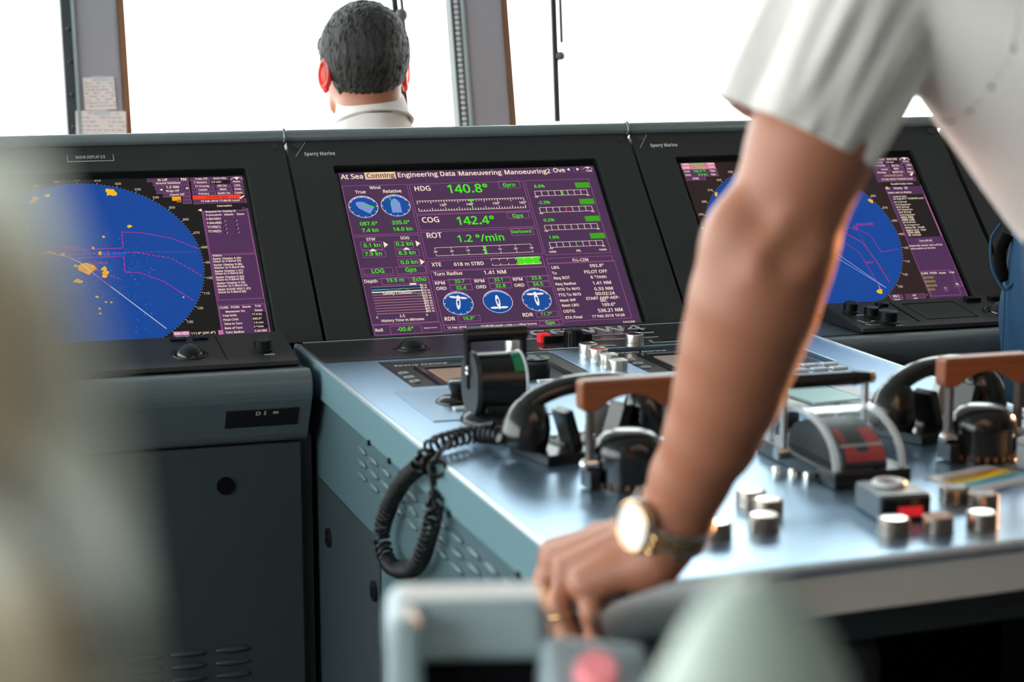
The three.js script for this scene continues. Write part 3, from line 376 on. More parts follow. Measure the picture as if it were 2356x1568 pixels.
// silver push buttons
function pushButton(x, z, r = 0.0135, h = 0.019, cap = M.gloss, y = TOP, side = M.steel) { const b = mesh('push_button', lathe([[0, h - 0.002], [r * 0.82, h - 0.002], [r * 0.86, h], [r * 0.97, h - 0.0006], [r, h - 0.0025], [r, h * 0.28], [r * 0.985, h * 0.27], [r * 0.985, h * 0.24], [r, h * 0.23], [r * 1.02, 0.0012], [r * 1.02, 0]], [x, y, z]), side, desk); mesh('button_cap', lathe([[0, h + 0.0002], [r * 0.8, h - 0.0002], [r * 0.82, h - 0.003]], [x, y, z]), cap, b); return b; }
const lensRed = std(0.6, 0.1, 0.06, 0.15);
[[-0.053, 0.287], [0.128, 0.297], [0.036, 0.354], [0.036, 0.397, lensRed], [0.034, 0.442, M.lightKey], [0.031, 0.487, M.lightKey]].forEach(([x, z, m]) => pushButton(x, z, 0.0135, 0.018, m ?? M.gloss, TOP));
for (const [px, m] of [[[-0.0954,0.8917,1.2042], M.chrome], [[-0.0942,0.8917,1.2418], M.chrome], [[-0.1232,0.8917,1.2947], M.chrome], [[-0.1762,0.8917,1.3048], M.chrome], [[-0.013,0.8917,1.3435], M.chrome], [[0.03,0.8917,1.3494], M.brown], [[0.1035,0.8917,1.2527], M.grey], [[0.1165,0.8917,1.2858], M.grey], [[0.0768,0.8917,1.3499], M.chrome]]) pushButton(px[0], px[2] - 0.008, 0.0148, 0.0155, m, TOP, M.shadeSteel);  // near buttons: steel sides darkened in colour for their dark reflections
// rocker switches and black knob
mesh('rocker_switch', box(0.017, 0.014, 0.016, [0.012, TOP + 0.007, 0.23]), M.red, desk, 'lit red rocker switch'); mesh('switch_bank', [box(0.075, 0.012, 0.022, [0.046, TOP + 0.005, 0.23])], M.softBlack, desk);
mesh('selector_knob', [lathe([[0, 0.026], [0.0112, 0.026], [0.0128, 0.0245], [0.0138, 0.002], [0.0138, 0]], [0.043, TOP, 0.272]), ...Array.from({ length: 18 }, (_, i) => slab(0.0015, 0.02, 0.0015, [0.043 + 0.0136 * Math.sin(i * 0.349), TOP + 0.011, 0.272 + 0.0136 * Math.cos(i * 0.349)]))], M.rubber, desk);
// flat membrane keyboards
function keyPanel(x0, x1, z0, z1, keys) { const p = mesh('key_panel', box(x1 - x0, 0.0016, z1 - z0, [(x0 + x1) / 2, TOP + 0.0006, (z0 + z1) / 2], undefined, 0.0006), std(0.24, 0.38, 0.52, 0.3, { metalness: 0.9 }), desk);
  for (const [x, z, w = 0.023] of keys) mesh('key', box(w, 0.004, 0.013, [x, TOP + 0.003, z], undefined, 0.0014), M.lightKey, p); return p; }
keyPanel(-0.118, 0.075, 0.508, 0.6, [0, 1, 2, 3, 4].flatMap((i) => [[-0.085 + i * 0.031, 0.53], [-0.078 + i * 0.031, 0.556]]));
keyPanel(0.19, 0.345, 0.507, 0.6, [0, 1, 2, 3, 4].flatMap((i) => [[0.205 + i * 0.029, 0.532], [0.205 + i * 0.029, 0.562]]));
keyPanel(-0.29, -0.13, 0.53, 0.72, [[-0.238, 0.665], [-0.205, 0.668]]);
// ---------- instruments let into the desk ----------
function instrument(name, label, x0, x1, amber) {
  const o = thing(name, label, 'instrument', [(x0 + x1) / 2, TOP - 0.011, 0.402]), w = x1 - x0;
  mesh('face_plate', box(w - 0.004, 0.006, 0.192, [0, 0.003, 0]), M.softBlack, o);
  const sx = -w / 2 + 0.072; mesh('display_bezel', box(0.102, 0.004, 0.15, [sx + 0.022, 0.007, 0.014]), M.gloss, o);
  mesh('display', box(0.088, 0.002, 0.105, [sx + 0.026, 0.0092, 0.03], undefined, 0.0006), amber, o, 'unlit amber display'); mesh('display_strip', box(0.088, 0.002, 0.014, [sx + 0.024, 0.0092, -0.044]), M.dark, o);
  mesh('brand_lettering', at(letters('Sperry Marine', 0.075, 0.009, thinFont), [-w / 2 + 0.058, 0.0064, -0.079], flat), M.letter, o);
  for (const z of [-0.02, 0.01, 0.04]) mesh('round_key', at(new THREE.TorusGeometry(0.006, 0.0018, 8, 20), [-w / 2 + 0.018, 0.0068, z], [Math.PI / 2, 0, 0]), M.grey, o);
  return o;
}
const amber = std(0.42, 0.25, 0.13, 0.3), taupe = std(0.3, 0.22, 0.17, 0.35);
const instL = instrument('autopilot_unit', 'black instrument with an amber display and a round five-hole dial', -0.257, -0.003, amber);
const instR = instrument('autopilot_unit', 'black instrument with a taupe display half hidden behind the forearm', 0.071, 0.349, taupe);
{ const c = [0.047, 0.006, 0.062]; const sh = new THREE.Shape(); sh.absarc(0, 0, 0.0235, 0, Math.PI * 2); for (let i = 0; i < 5; i++) { const h = new THREE.Path(); h.absarc(0.0145 * Math.cos(i * 1.257 + 0.6), 0.0145 * Math.sin(i * 1.257 + 0.6), 0.0042, 0, Math.PI * 2); sh.holes.push(h); }
  mesh('dial_face', [at(extrude(sh, 0.005, 0.0006, 20), [c[0], 0.0285, c[2]], flat)], M.dialFace, instL, 'round dial face with five finger holes'); mesh('dial_knob', [cyl(0.0245, 0.0245, 0.022, [c[0], 0.017, c[2]]), at(new THREE.TorusGeometry(0.0238, 0.0015, 8, 40), [c[0], 0.0335, c[2]], [Math.PI / 2, 0, 0])], M.rubber, instL);
  mesh('model_lettering', at(letters('5000', 0.03, 0.009, thinFont), [0.093, 0.0064, -0.045], flat), M.letter, instL); }
mesh('side_block', box(0.022, 0.012, 0.186, [0.112, 0.006, 0.0]), M.dark, instL);

// ---------- levers ----------
{ const o = thing('thruster_lever', 'black drum lever with a T-bar grip and a green scale, nearest the purple screen', 'lever', [-0.212, TOP, 0.722]);
  mesh('foot', [lathe([[0, 0.014], [0.018, 0.014], [0.03, 0.008], [0.034, 0.003], [0.034, 0]], [-0.012, 0, 0.006]), box(0.05, 0.02, 0.05, [0.004, 0.01, 0])], M.softBlack, o);
  mesh('side_cheek', [at(extrude(rounded(0.07, 0.078, 0.034), 0.005, 0.001), [-0.033, 0.044, 0], [0, Math.PI / 2, 0]), box(0.006, 0.03, 0.03, [-0.03, 0.012, 0])], M.dark, o);
  mesh('drum', cyl(0.0355, 0.0355, 0.054, [0, 0.045, 0], [0, 0, Math.PI / 2], 48), M.softBlack, o);
  mesh('scale_band', at(new THREE.CylinderGeometry(0.0359, 0.0359, 0.012, 24, 1, true, -1.5, 1.0), [0.0195, 0.045, 0], [0, 0, -Math.PI / 2]), M.green, o, 'green scale band on the drum');
  mesh('rim', at(new THREE.TorusGeometry(0.0355, 0.0018, 8, 48), [0.028, 0.045, 0], [0, Math.PI / 2, 0]), M.lightKey, o);
  for (const s of [-1, 1]) mesh('arm', box(0.0055, 0.064, 0.011, [s * 0.0345, 0.07, -0.003]), M.softBlack, o);
  mesh('grip', [cyl(0.0095, 0.0095, 0.07, [0, 0.102, -0.003], [0, 0, Math.PI / 2], 28), cyl(0.009, 0.009, 0.075, [0, 0.102, -0.003], [0, 0, Math.PI / 2], 28)], M.softBlack, o);
  for (const y of [0.058, 0.064]) mesh('screw', ball(0.0028, [-0.0375, y, 0.006]), M.chrome, o); }
{ const o = thing('joystick_knob', 'low black two-tiered knob on the desk edge beside the T-bar lever', 'knob', [-0.228, TOP, 0.618]);
  mesh('knob_base', lathe([[0, 0.008], [0.015, 0.009], [0.022, 0.004], [0.023, 0]], [-0.008, 0, 0]), M.softBlack, o); mesh('knob_top', lathe([[0, 0.027], [0.016, 0.027], [0.019, 0.025], [0.018, 0.021], [0.013, 0.008]], [0.006, 0, -0.01]), M.softBlack, o); }
function telegraph(label, x) {
  const o = thing('telegraph_lever', label, 'lever', [x, TOP, 1.085], 0, 'wooden-handled engine levers');
  const s = new THREE.Shape(); s.moveTo(-0.054, 0.008); s.lineTo(-0.054, 0.026); s.quadraticCurveTo(-0.054, 0.032, -0.048, 0.032); s.lineTo(0.048, 0.032); s.quadraticCurveTo(0.054, 0.032, 0.054, 0.026); s.lineTo(0.054, 0.008); s.quadraticCurveTo(0.054, 0, 0.048, 0); s.lineTo(0.037, 0.0005); s.quadraticCurveTo(0, 0.03, -0.037, 0.0005); s.lineTo(-0.048, 0); s.quadraticCurveTo(-0.054, 0, -0.054, 0.008);
  const g = extrude(s, 0.016, 0.0025, 10); g.translate(0, 0.082, -0.008); const uv = g.attributes.uv; for (let i = 0; i < uv.count; i++) uv.setXY(i, uv.getX(i) * 9, uv.getY(i) * 14);
  mesh('handle', g, M.wood, o, 'orange brown wooden hand grip');
  for (const q of [-1, 1]) { mesh('post', box(0.0055, 0.06, 0.012, [q * 0.0425, 0.055, 0.002]), M.postMetal, o); mesh('pivot_screw', [at(new THREE.CylinderGeometry(0.006, 0.006, 0.012, 18), [q * 0.0425, 0.027, 0.006], [0, 0, Math.PI / 2]), ball(0.006, [q * 0.0485, 0.027, 0.006])], M.chrome, o); }
  mesh('drum', lathe([[0, 0.06], [0.012, 0.0598], [0.024, 0.057], [0.032, 0.051], [0.0365, 0.043], [0.037, 0.036], [0.0355, 0.0355], [0.0355, 0.004], [0.038, 0.003], [0.038, 0]], undefined, undefined, 48), M.plastic, o, 'black drum with a domed lid');
  mesh('lid_screw', [0, 1, 2, 3, 4].map((i) => ball(0.0016, [0.034 * Math.sin(i * 0.5 - 1), 0.046, 0.034 * Math.cos(i * 0.5 - 1)])), M.dark, o);
  for (let i = 0; i < 12; i++) mesh('scale_stud', box(0.0035, 0.005, 0.002, [0.0372 * Math.sin(i * 0.26 - 1.4), 0.006, 0.0372 * Math.cos(i * 0.26 - 1.4)]), M.brown, o);
  mesh('bracket', [box(0.012, 0.02, 0.03, [-0.042, 0.012, 0.004])], M.softBlack, o); mesh('bracket', [box(0.012, 0.02, 0.03, [0.042, 0.012, 0.004])], M.softBlack, o); return o;
}
telegraph('wooden-handled lever on a black drum, its right end behind the wristwatch arm', -0.183);
telegraph('wooden-handled lever on a black drum beside the colour-striped card', 0.228);
{ const o = thing('domed_lever', 'lever with a black bar grip over a clear plastic dome with a red scale', 'lever', [0.052, TOP, 1.078]);
  mesh('base', box(0.087, 0.018, 0.188, [0, 0.009, 0]), M.softBlack, o);
  const arch = (r, h, n = 20) => Array.from({ length: n + 1 }, (_, i) => [r * Math.cos(i * Math.PI / n), h * Math.sin(i * Math.PI / n)]);
  const dome = prism([...arch(0.08, 0.05), ...arch(0.077, 0.047).reverse()], -0.04, 0.04); dome.translate(0, 0.018, 0.006); mesh('dome', dome, M.acrylic, o, 'clear plastic half-round dome');
  for (const q of [-1, 1]) mesh('dome_rim', prism([...arch(0.0812, 0.0512), ...arch(0.0755, 0.0455).reverse()], q * 0.0375 - 0.0028, q * 0.0375 + 0.0028).translate(0, 0.018, 0.006), std(0.8, 0.84, 0.86, 0.15, { transmission: 0.6, thickness: 0 }), o);
  mesh('scale_drum', prism(arch(0.066, 0.036), -0.024, 0.026).translate(0, 0.018, 0.008), M.dark, o);
  const band = (x0, x1, a0, a1, m, n) => mesh(n, prism([...Array.from({ length: 11 }, (_, i) => { const a = a0 + (a1 - a0) * i / 10; return [0.0672 * Math.cos(a), 0.0372 * Math.sin(a)]; }), ...Array.from({ length: 11 }, (_, i) => { const a = a1 + (a0 - a1) * i / 10; return [0.064 * Math.cos(a), 0.034 * Math.sin(a)]; })], x0, x1).translate(0, 0.018, 0.008), m, o);
  band(-0.02, -0.006, 0.15, 0.62, M.scaleRed, 'red_scale'); band(0.008, 0.024, 0.15, 1.1, M.scaleRed, 'red_scale'); band(-0.02, -0.014, 0.7, 1.1, M.scaleRed, 'red_scale'); band(-0.022, 0.025, 0.56, 0.63, M.grey, 'pointer'); band(-0.006, 0.008, 0.15, 0.4, M.scaleRed, 'red_scale');
  for (const q of [-1, 1]) { mesh('post', box(0.0055, 0.074, 0.009, [q * 0.0475, 0.053, -0.02]), M.steel, o, 'polished flat post'); mesh('pivot', [ball(0.007, [q * 0.0475, 0.016, -0.02]), at(new THREE.CylinderGeometry(0.0075, 0.0075, 0.012, 18), [q * 0.05, 0.016, -0.02], [0, 0, Math.PI / 2])], M.chrome, o); mesh('end_cap', cyl(0.0062, 0.0062, 0.02, [q * 0.0475, 0.092, -0.02], [0, 0, Math.PI / 2], 18), M.gold, o); }
  mesh('grip', [cyl(0.0078, 0.0078, 0.08, [0, 0.092, -0.02], [0, 0, Math.PI / 2], 20), at(cyl(0.006, 0.0085, 0.02, [0, 0, 0], [0, 0, Math.PI / 2]), [0.043, 0.092, -0.02])], M.softBlack, o);
  for (const p of [[-0.06, 0.004, 0.03], [-0.072, 0.004, 0.015], [-0.05, 0.004, 0.045]]) mesh('clamp_screw', lathe([[0, 0.006], [0.004, 0.0055], [0.005, 0.003], [0.005, -0.004], [0, -0.004]], p), M.chrome, o); }
// ---------- telephones ----------
function phone(label, cradleLabel, x, z, turn) {
  const c = thing('phone_cradle', cradleLabel, 'phone cradle', [x, TOP, z], turn);
  mesh('base', [box(0.15, 0.012, 0.085, [0, 0.006, 0]), box(0.012, 0.05, 0.03, [-0.032, 0.03, 0.012], [0, 0, 0.3]), box(0.012, 0.05, 0.03, [0.03, 0.03, 0.012], [0, 0, -0.3])], M.softBlack, c);
  mesh('hook_tab', box(0.02, 0.036, 0.012, [0.026, 0.032, -0.022], [0, 0, -0.3]), M.lightKey, c, 'pale grey hook tab');
  mesh('keypad_glint', box(0.05, 0.004, 0.04, [-0.012, 0.0135, -0.012]), M.lightKey, c); for (let i = 0; i < 6; i++) mesh('key', box(0.011, 0.004, 0.008, [-0.028 + (i % 3) * 0.016, 0.0165, -0.02 + Math.floor(i / 3) * 0.014]), i % 2 ? M.white : M.softBlack, c);  // pale keys also stand in for bright reflections inside the cradle
  const o = thing('phone_handset', label, 'telephone', [x, TOP + 0.012, z], turn);
  const g = tube([[-0.088, 0.032, 0], [-0.074, 0.05, 0], [-0.04, 0.063, 0], [0, 0.066, 0], [0.04, 0.063, 0], [0.074, 0.05, 0], [0.088, 0.032, 0]], 0.0105, 40, 16); g.scale(1, 1, 1.35); mesh('handle', g, M.plastic, o);
  for (const q of [-1, 1]) mesh(q < 0 ? 'earpiece' : 'mouthpiece', lathe([[0, 0.056], [0.009, 0.0545], [0.0165, 0.049], [0.0225, 0.039], [0.0265, 0.026], [0.0275, 0.014], [0.0262, 0.004], [0.0235, -0.001], [0, -0.002]], [0, 0, 0]).rotateZ(q * 0.22).translate(q * 0.082, 0.002, 0), M.plastic, o);
  mesh('cord_socket', at(new THREE.CylinderGeometry(0.005, 0.006, 0.018, 14), [-0.103, 0.012, 0], [0, 0, 1.1]), M.rubber, o); return [o, c];
}
phone('black handset whose coiled cord hangs over the desk side', 'black cradle under the handset with the hanging cord', -0.17, 0.925, 0.2);
phone('black handset lying behind the clear-domed lever', 'black cradle under the handset behind the clear-domed lever', 0.252, 0.95, 0.34);
function coil(pts, R, r, turns) { const c = new THREE.CatmullRomCurve3(pts.map((p) => V(...p))), n = turns * 11; c.arcLengthDivisions = 3000; const fr = c.computeFrenetFrames(n), out = []; for (let i = 0; i <= n; i++) { const a = i / 11 * Math.PI * 2, p = c.getPointAt(i / n); out.push(p.addScaledVector(fr.normals[i], R * Math.cos(a)).addScaledVector(fr.binormals[i], R * Math.sin(a))); } const c2 = new THREE.CatmullRomCurve3(out); c2.arcLengthDivisions = n * 3; return new THREE.TubeGeometry(c2, n * 2, r, 6); }
{ const o = thing('coiled_cord', 'black coiled telephone cord hanging in a loop over the desk side', 'cord', [0, 0, 0]);
  const P0 = [[-0.262, 0.912, 0.905], [-0.2787,0.9057,0.8598], [-0.308,0.9057,0.8739], [-0.341, 0.902, 0.897], [-0.352,0.8883,0.9014], [-0.354,0.8516,0.8282], [-0.352,0.8004,0.7473], [-0.352,0.7564,0.7089], [-0.352,0.7335,0.7334], [-0.352,0.742,0.8156], [-0.352,0.7719,0.8841], [-0.352,0.8091,0.9221], [-0.352,0.8476,0.95], [-0.297,0.83,0.7687], [-0.347,0.8912,0.9438]];
  mesh('coil', coil(P0, 0.0086, 0.0023, 100), M.rubber, o);
  mesh('straight_lead', tube([[-0.27, 0.925, 0.9], [-0.2804,0.9117,0.857], [-0.314,0.9077,0.8861], [-0.343, 0.897, 0.925], [-0.346, 0.885, 0.905], [-0.345, 0.862, 0.915], [-0.344, 0.83, 0.935]], 0.0028, 60, 8), M.rubber, o);
  mesh('cord_clip', [at(new THREE.TorusGeometry(0.009, 0.003, 8, 20), [-0.346, 0.886, 0.905], [0, 0.4, 0]), box(0.006, 0.02, 0.012, [-0.342, 0.874, 0.91])], M.softBlack, o); }
tag(mesh('phone_lead', coil([[0.335, 0.905, 0.93], [0.315, 0.907, 0.95], [0.292, 0.905, 0.945], [0.268, 0.9, 0.955]], 0.0065, 0.002, 12), M.rubber, scene), 'short black coiled lead beside the handset behind the clear dome', 'cord');
// ---------- small things on the desk ----------
{ const o = thing('readout_box', 'small dark box with a lit red readout in front of the domed lever', 'instrument', [0.022, TOP, 1.268], -0.1);
  mesh('case', box(0.053, 0.026, 0.064, [0, 0.013, 0]), std(0.06, 0.08, 0.095, 0.4), o); mesh('front_panel', box(0.049, 0.022, 0.003, [0, 0.012, 0.0325]), M.softBlack, o); mesh('readout', box(0.024, 0.009, 0.002, [0.004, 0.01, 0.0345]), M.red, o, 'glowing red readout');
  mesh('thumb_ring', [at(new THREE.TorusGeometry(0.013, 0.004, 10, 30), [0, 0.027, -0.01], [Math.PI / 2, 0, 0])], M.lightKey, o); mesh('thumb_hole', cyl(0.006, 0.006, 0.004, [0, 0.027, -0.01]), M.void, o); }
{ const stripes = canvasTex(256, 256, (c) => { c.fillStyle = '#c8ccd0'; c.fillRect(0, 0, 256, 256); [['#b9a9a0', 40, 16], ['#b8763e', 66, 26], ['#c8b41c', 92, 52], ['#4aa6b8', 150, 44], ['#9fc4dc', 196, 30]].forEach(([k, y, h]) => { c.fillStyle = k; c.fillRect(6, y, 244, h); }); });
  const o = thing('colour_card', 'glossy card printed with brown, yellow and turquoise stripes', 'card', [0.178, TOP + 0.0006, 1.172], 0.32); mesh('sheet', box(0.095, 0.0012, 0.07, [0, 0.0008, 0], undefined, 0.0005), std(1, 1, 1, 0.3, { map: stripes }), o); mesh('card_rest', box(0.098, 0.0012, 0.074, [0, -0.0001, 0], undefined, 0.0005), M.white, o); }
{ const o = thing('lidded_button', 'large button with a white disc top beyond the clear-domed lever', 'button', [0.098, TOP, 0.862]); mesh('stem', lathe([[0, 0.02], [0.017, 0.02], [0.019, 0.002], [0.019, 0]]), M.softBlack, o); mesh('white_cap', lathe([[0, 0.0275], [0.017, 0.027], [0.0205, 0.0245], [0.0205, 0.021], [0.018, 0.019]]), M.white, o, 'white disc cap'); }
{ const o = thing('touch_display', 'flat grey unit with a pale green screen behind the clear-domed lever', 'instrument', [0.203, TOP, 0.762], 0.12);
  mesh('case', box(0.13, 0.01, 0.15, [0, 0.005, 0.005]), M.lightKey, o); mesh('display_frame', box(0.082, 0.002, 0.11, [-0.01, 0.0108, -0.004], undefined, 0.0008), M.softBlack, o); mesh('display', box(0.07, 0.002, 0.098, [-0.01, 0.0118, -0.004], undefined, 0.0008), std(0.12, 0.3, 0.27, 0.3, { emissive: new THREE.Color(0.02, 0.07, 0.06) }), o, 'pale green display'); for (const x of [-0.045, -0.01, 0.03]) mesh('key', box(0.026, 0.004, 0.01, [x, 0.0115, 0.068]), M.white, o); }
{ const o = thing('junction_box', 'small grey box at the foot of the second wooden-handled lever', 'box', [0.262, TOP, 1.155], 0.1); mesh('case', box(0.045, 0.035, 0.04, [0, 0.0175, 0]), M.grey, o); mesh('lid_seam', slab(0.0455, 0.0012, 0.0405, [0, 0.027, 0]), M.dark, o); }
{ const o = thing('desk_glare', 'white sheet added for the bright desk reflection under the coiled lead', 'paper', [0.33, TOP + 0.0006, 0.865], 0.3); mesh('sheet', box(0.1, 0.0008, 0.13, [0, 0.0004, 0], undefined, 0.0003), M.white, o); }  // white sheet stands in for a bright reflection on the desk
// ---------- chairs close to the camera ----------
{ const o = thing('helm_chair', 'pale green helm chair with a tube arm and a grey control pod, blurred and close', 'chair', [-0.62, 0, 2.25]); const L = ([x, y, z]) => [x + 0.62, y, z - 2.25];
  const c0 = [-0.6511,1.2097,2.4123], tipY = c0[1], px = c0[0] + 0.62, pz = c0[2] - 2.25;
  const back = new THREE.LatheGeometry([[0, 0], [0.008, -0.001], [0.016, -0.006], [0.024, -0.016], [0.0335, -0.034], [0.042, -0.06], [0.055, -0.12], [0.075, -0.3], [0.085, -0.55], [0, -0.56]].map(([r, y]) => new THREE.Vector2(r * (y > -0.1 ? 0.91 : 1), y * (y > -0.1 ? 0.91 : 1))).reverse(), 40); back.scale(1, 1, 0.6); back.translate(px, tipY, pz);
  mesh('backrest', back, M.pale, o, 'pale green rounded backrest');
  const a0 = L([-0.3396,0.8682,1.4386]), a1 = L([-0.3431,0.8858,1.4929]), a2 = L([-0.4074,0.9793,1.7538]), a3 = L([-0.4919,1.0818,2.0599]);
  mesh('arm_tube', [rod(a1, a2, 0.0172, 28), rod(a2, a3, 0.0172, 28), ball(0.0172, a2), rod(a3, [px + 0.03, 1.13, pz - 0.02], 0.0172, 20), ball(0.0172, a3)], std(0.035, 0.042, 0.044, 0.4), o, 'dark grey tubular armrest'); mesh('arm_end_ring', rod(a0, a1, 0.0178, 28), M.softBlack, o, 'black end ring');
  mesh('seat', box(0.46, 0.12, 0.46, [px + 0.02, 0.5, pz - 0.2], undefined, 0.04), M.pale, o); mesh('pedestal', [cyl(0.05, 0.04, 0.45, [px + 0.02, 0.225, pz - 0.2]), cyl(0.24, 0.22, 0.03, [px + 0.02, 0.015, pz - 0.2])], M.dark, o);
  mesh('seat_bracket', [box(0.06, 0.3, 0.04, [px, 0.62, pz - 0.02])], M.dark, o);
  // control pod on the other armrest
  const b = L([-0.5897,1.025,1.8901]); const tilt = [0, -0.26, 0];
  mesh('control_pod', [at(new RoundedBoxGeometry(0.094, 0.036, 0.05, 4, 0.011), [b[0], b[1] + 0.006, b[2]], tilt), at(new RoundedBoxGeometry(0.02, 0.09, 0.06, 3, 0.008), [b[0] - 0.04, b[1] - 0.022, b[2] + 0.012], tilt)], std(0.34, 0.42, 0.46, 0.4), o, 'grey plastic control pod');
  mesh('pod_recess', at(new RoundedBoxGeometry(0.074, 0.05, 0.04, 2, 0.004), [b[0] + 0.006, b[1] - 0.036, b[2] + 0.008], tilt), M.void, o, 'dark recess of the pod');
  const p2 = L([-0.534,1.0117,1.9526]); mesh('pod_panel', at(new RoundedBoxGeometry(0.062, 0.03, 0.07, 3, 0.008), [p2[0], p2[1] - 0.012, p2[2]], [0.5, -0.2, -0.14]), std(0.42, 0.5, 0.55, 0.297), o); mesh('red_button', at(cyl(0.0115, 0.0105, 0.01), [p2[0] - 0.002, p2[1] + 0.0065, p2[2] + 0.006], [0.5, -0.2, -0.14]), std(0.85, 0.28, 0.3, 0.35, { emissive: new THREE.Color(0.34, 0.09, 0.1) }), o, 'glowing red button');
  mesh('pod_post', [box(0.05, 0.32, 0.06, [b[0], b[1] - 0.2, b[2] + 0.04]), box(0.07, 0.05, 0.5, [b[0] + 0.02, b[1] - 0.36, b[2] + 0.25])], M.dark, o); }
{ const o = thing('padded_chair', 'cream padded chair almost touching the lens, entirely out of focus', 'chair', [-1.02, 0, 2.7]); const L = ([x, y, z]) => [x + 1.02, y, z - 2.7];
  const hull = (pts) => new ConvexGeometry(pts.map((p) => V(...L(p))));
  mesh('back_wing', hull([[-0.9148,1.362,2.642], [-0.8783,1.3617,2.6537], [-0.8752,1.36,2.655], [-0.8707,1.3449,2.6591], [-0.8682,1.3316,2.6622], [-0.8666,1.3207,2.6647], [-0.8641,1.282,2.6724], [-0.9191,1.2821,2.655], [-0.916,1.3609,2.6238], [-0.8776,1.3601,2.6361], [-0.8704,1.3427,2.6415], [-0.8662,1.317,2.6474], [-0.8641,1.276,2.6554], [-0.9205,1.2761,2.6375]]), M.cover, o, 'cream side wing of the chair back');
  mesh('inner_cushion', new THREE.SphereGeometry(1, 28, 20).scale(0.011, 0.02, 0.007).translate(...L([-0.886,1.3345,2.6667])), M.tan, o, 'inner cushion coloured for warm light on the cream chair');  // separate part whose colour carries the warm light on the chair
  mesh('crease_shade', tube([L([-0.8917,1.3179,2.6679]), L([-0.884,1.3153,2.6708]), L([-0.8786,1.3103,2.6734]), L([-0.8745,1.3018,2.6762]), L([-0.872,1.2902,2.679])], 0.0031, 30, 12), M.creaseShade, o, 'dark brown tube painted as the crease shade');  // brown tube paints in the shaded crease between the cushions
  const b = L([-0.8993,1.2689,2.654]); mesh('back_post', box(0.07, 0.78, 0.03, [b[0] - 0.01, b[1] - 0.36, b[2] + 0.01]), M.cream, o);
  mesh('seat', box(0.45, 0.12, 0.45, [b[0] - 0.24, 0.5, b[2] + 0.1], undefined, 0.04), M.cream, o); mesh('pedestal', [cyl(0.05, 0.04, 0.45, [b[0] - 0.24, 0.225, b[2] + 0.1]), cyl(0.24, 0.22, 0.03, [b[0] - 0.24, 0.015, b[2] + 0.1])], M.dark, o); }

// ---------- people: distance fields meshed on grids ----------
const sub = (a, b) => [a[0] - b[0], a[1] - b[1], a[2] - b[2]], dot = (a, b) => a[0] * b[0] + a[1] * b[1] + a[2] * b[2], len = (a) => Math.hypot(...a), unit = (a) => { const l = len(a); return a.map((x) => x / l); }, mixp = (a, b, t) => a.map((x, i) => x + (b[i] - x) * t), plus = (a, b, s = 1) => a.map((x, i) => x + b[i] * s);
const smin = (a, b, k) => { const h = Math.max(k - Math.abs(a - b), 0) / k; return Math.min(a, b) - h * h * k * 0.25; };
const cone = (a, b, ra, rb) => { const d = sub(b, a), l2 = Math.max(dot(d, d), 1e-9); return (p) => { const q = sub(p, a), t = Math.min(1, Math.max(0, dot(q, d) / l2)), x = q[0] - t * d[0], y = q[1] - t * d[1], z = q[2] - t * d[2]; return Math.sqrt(x * x + y * y + z * z) - (ra + (rb - ra) * t); }; };
const egg = (c, r, turn = 0) => { const cs = Math.cos(turn), sn = Math.sin(turn), m = Math.min(...r); return (p) => { const x = p[0] - c[0], z = p[2] - c[2], u = (x * cs - z * sn) / r[0], v = (p[1] - c[1]) / r[1], w = (x * sn + z * cs) / r[2], k = Math.sqrt(u * u + v * v + w * w); return (k - 1) * m * (k < 0.3 ? 1 : Math.min(1.0, k)); }; };
const join = (list, k) => (p) => { let d = 9; for (const f of list) d = smin(d, f(p), k); return d; };
const chain = (pts, rs) => pts.slice(1).map((p, i) => cone(pts[i], p, rs[i], rs[i + 1]));
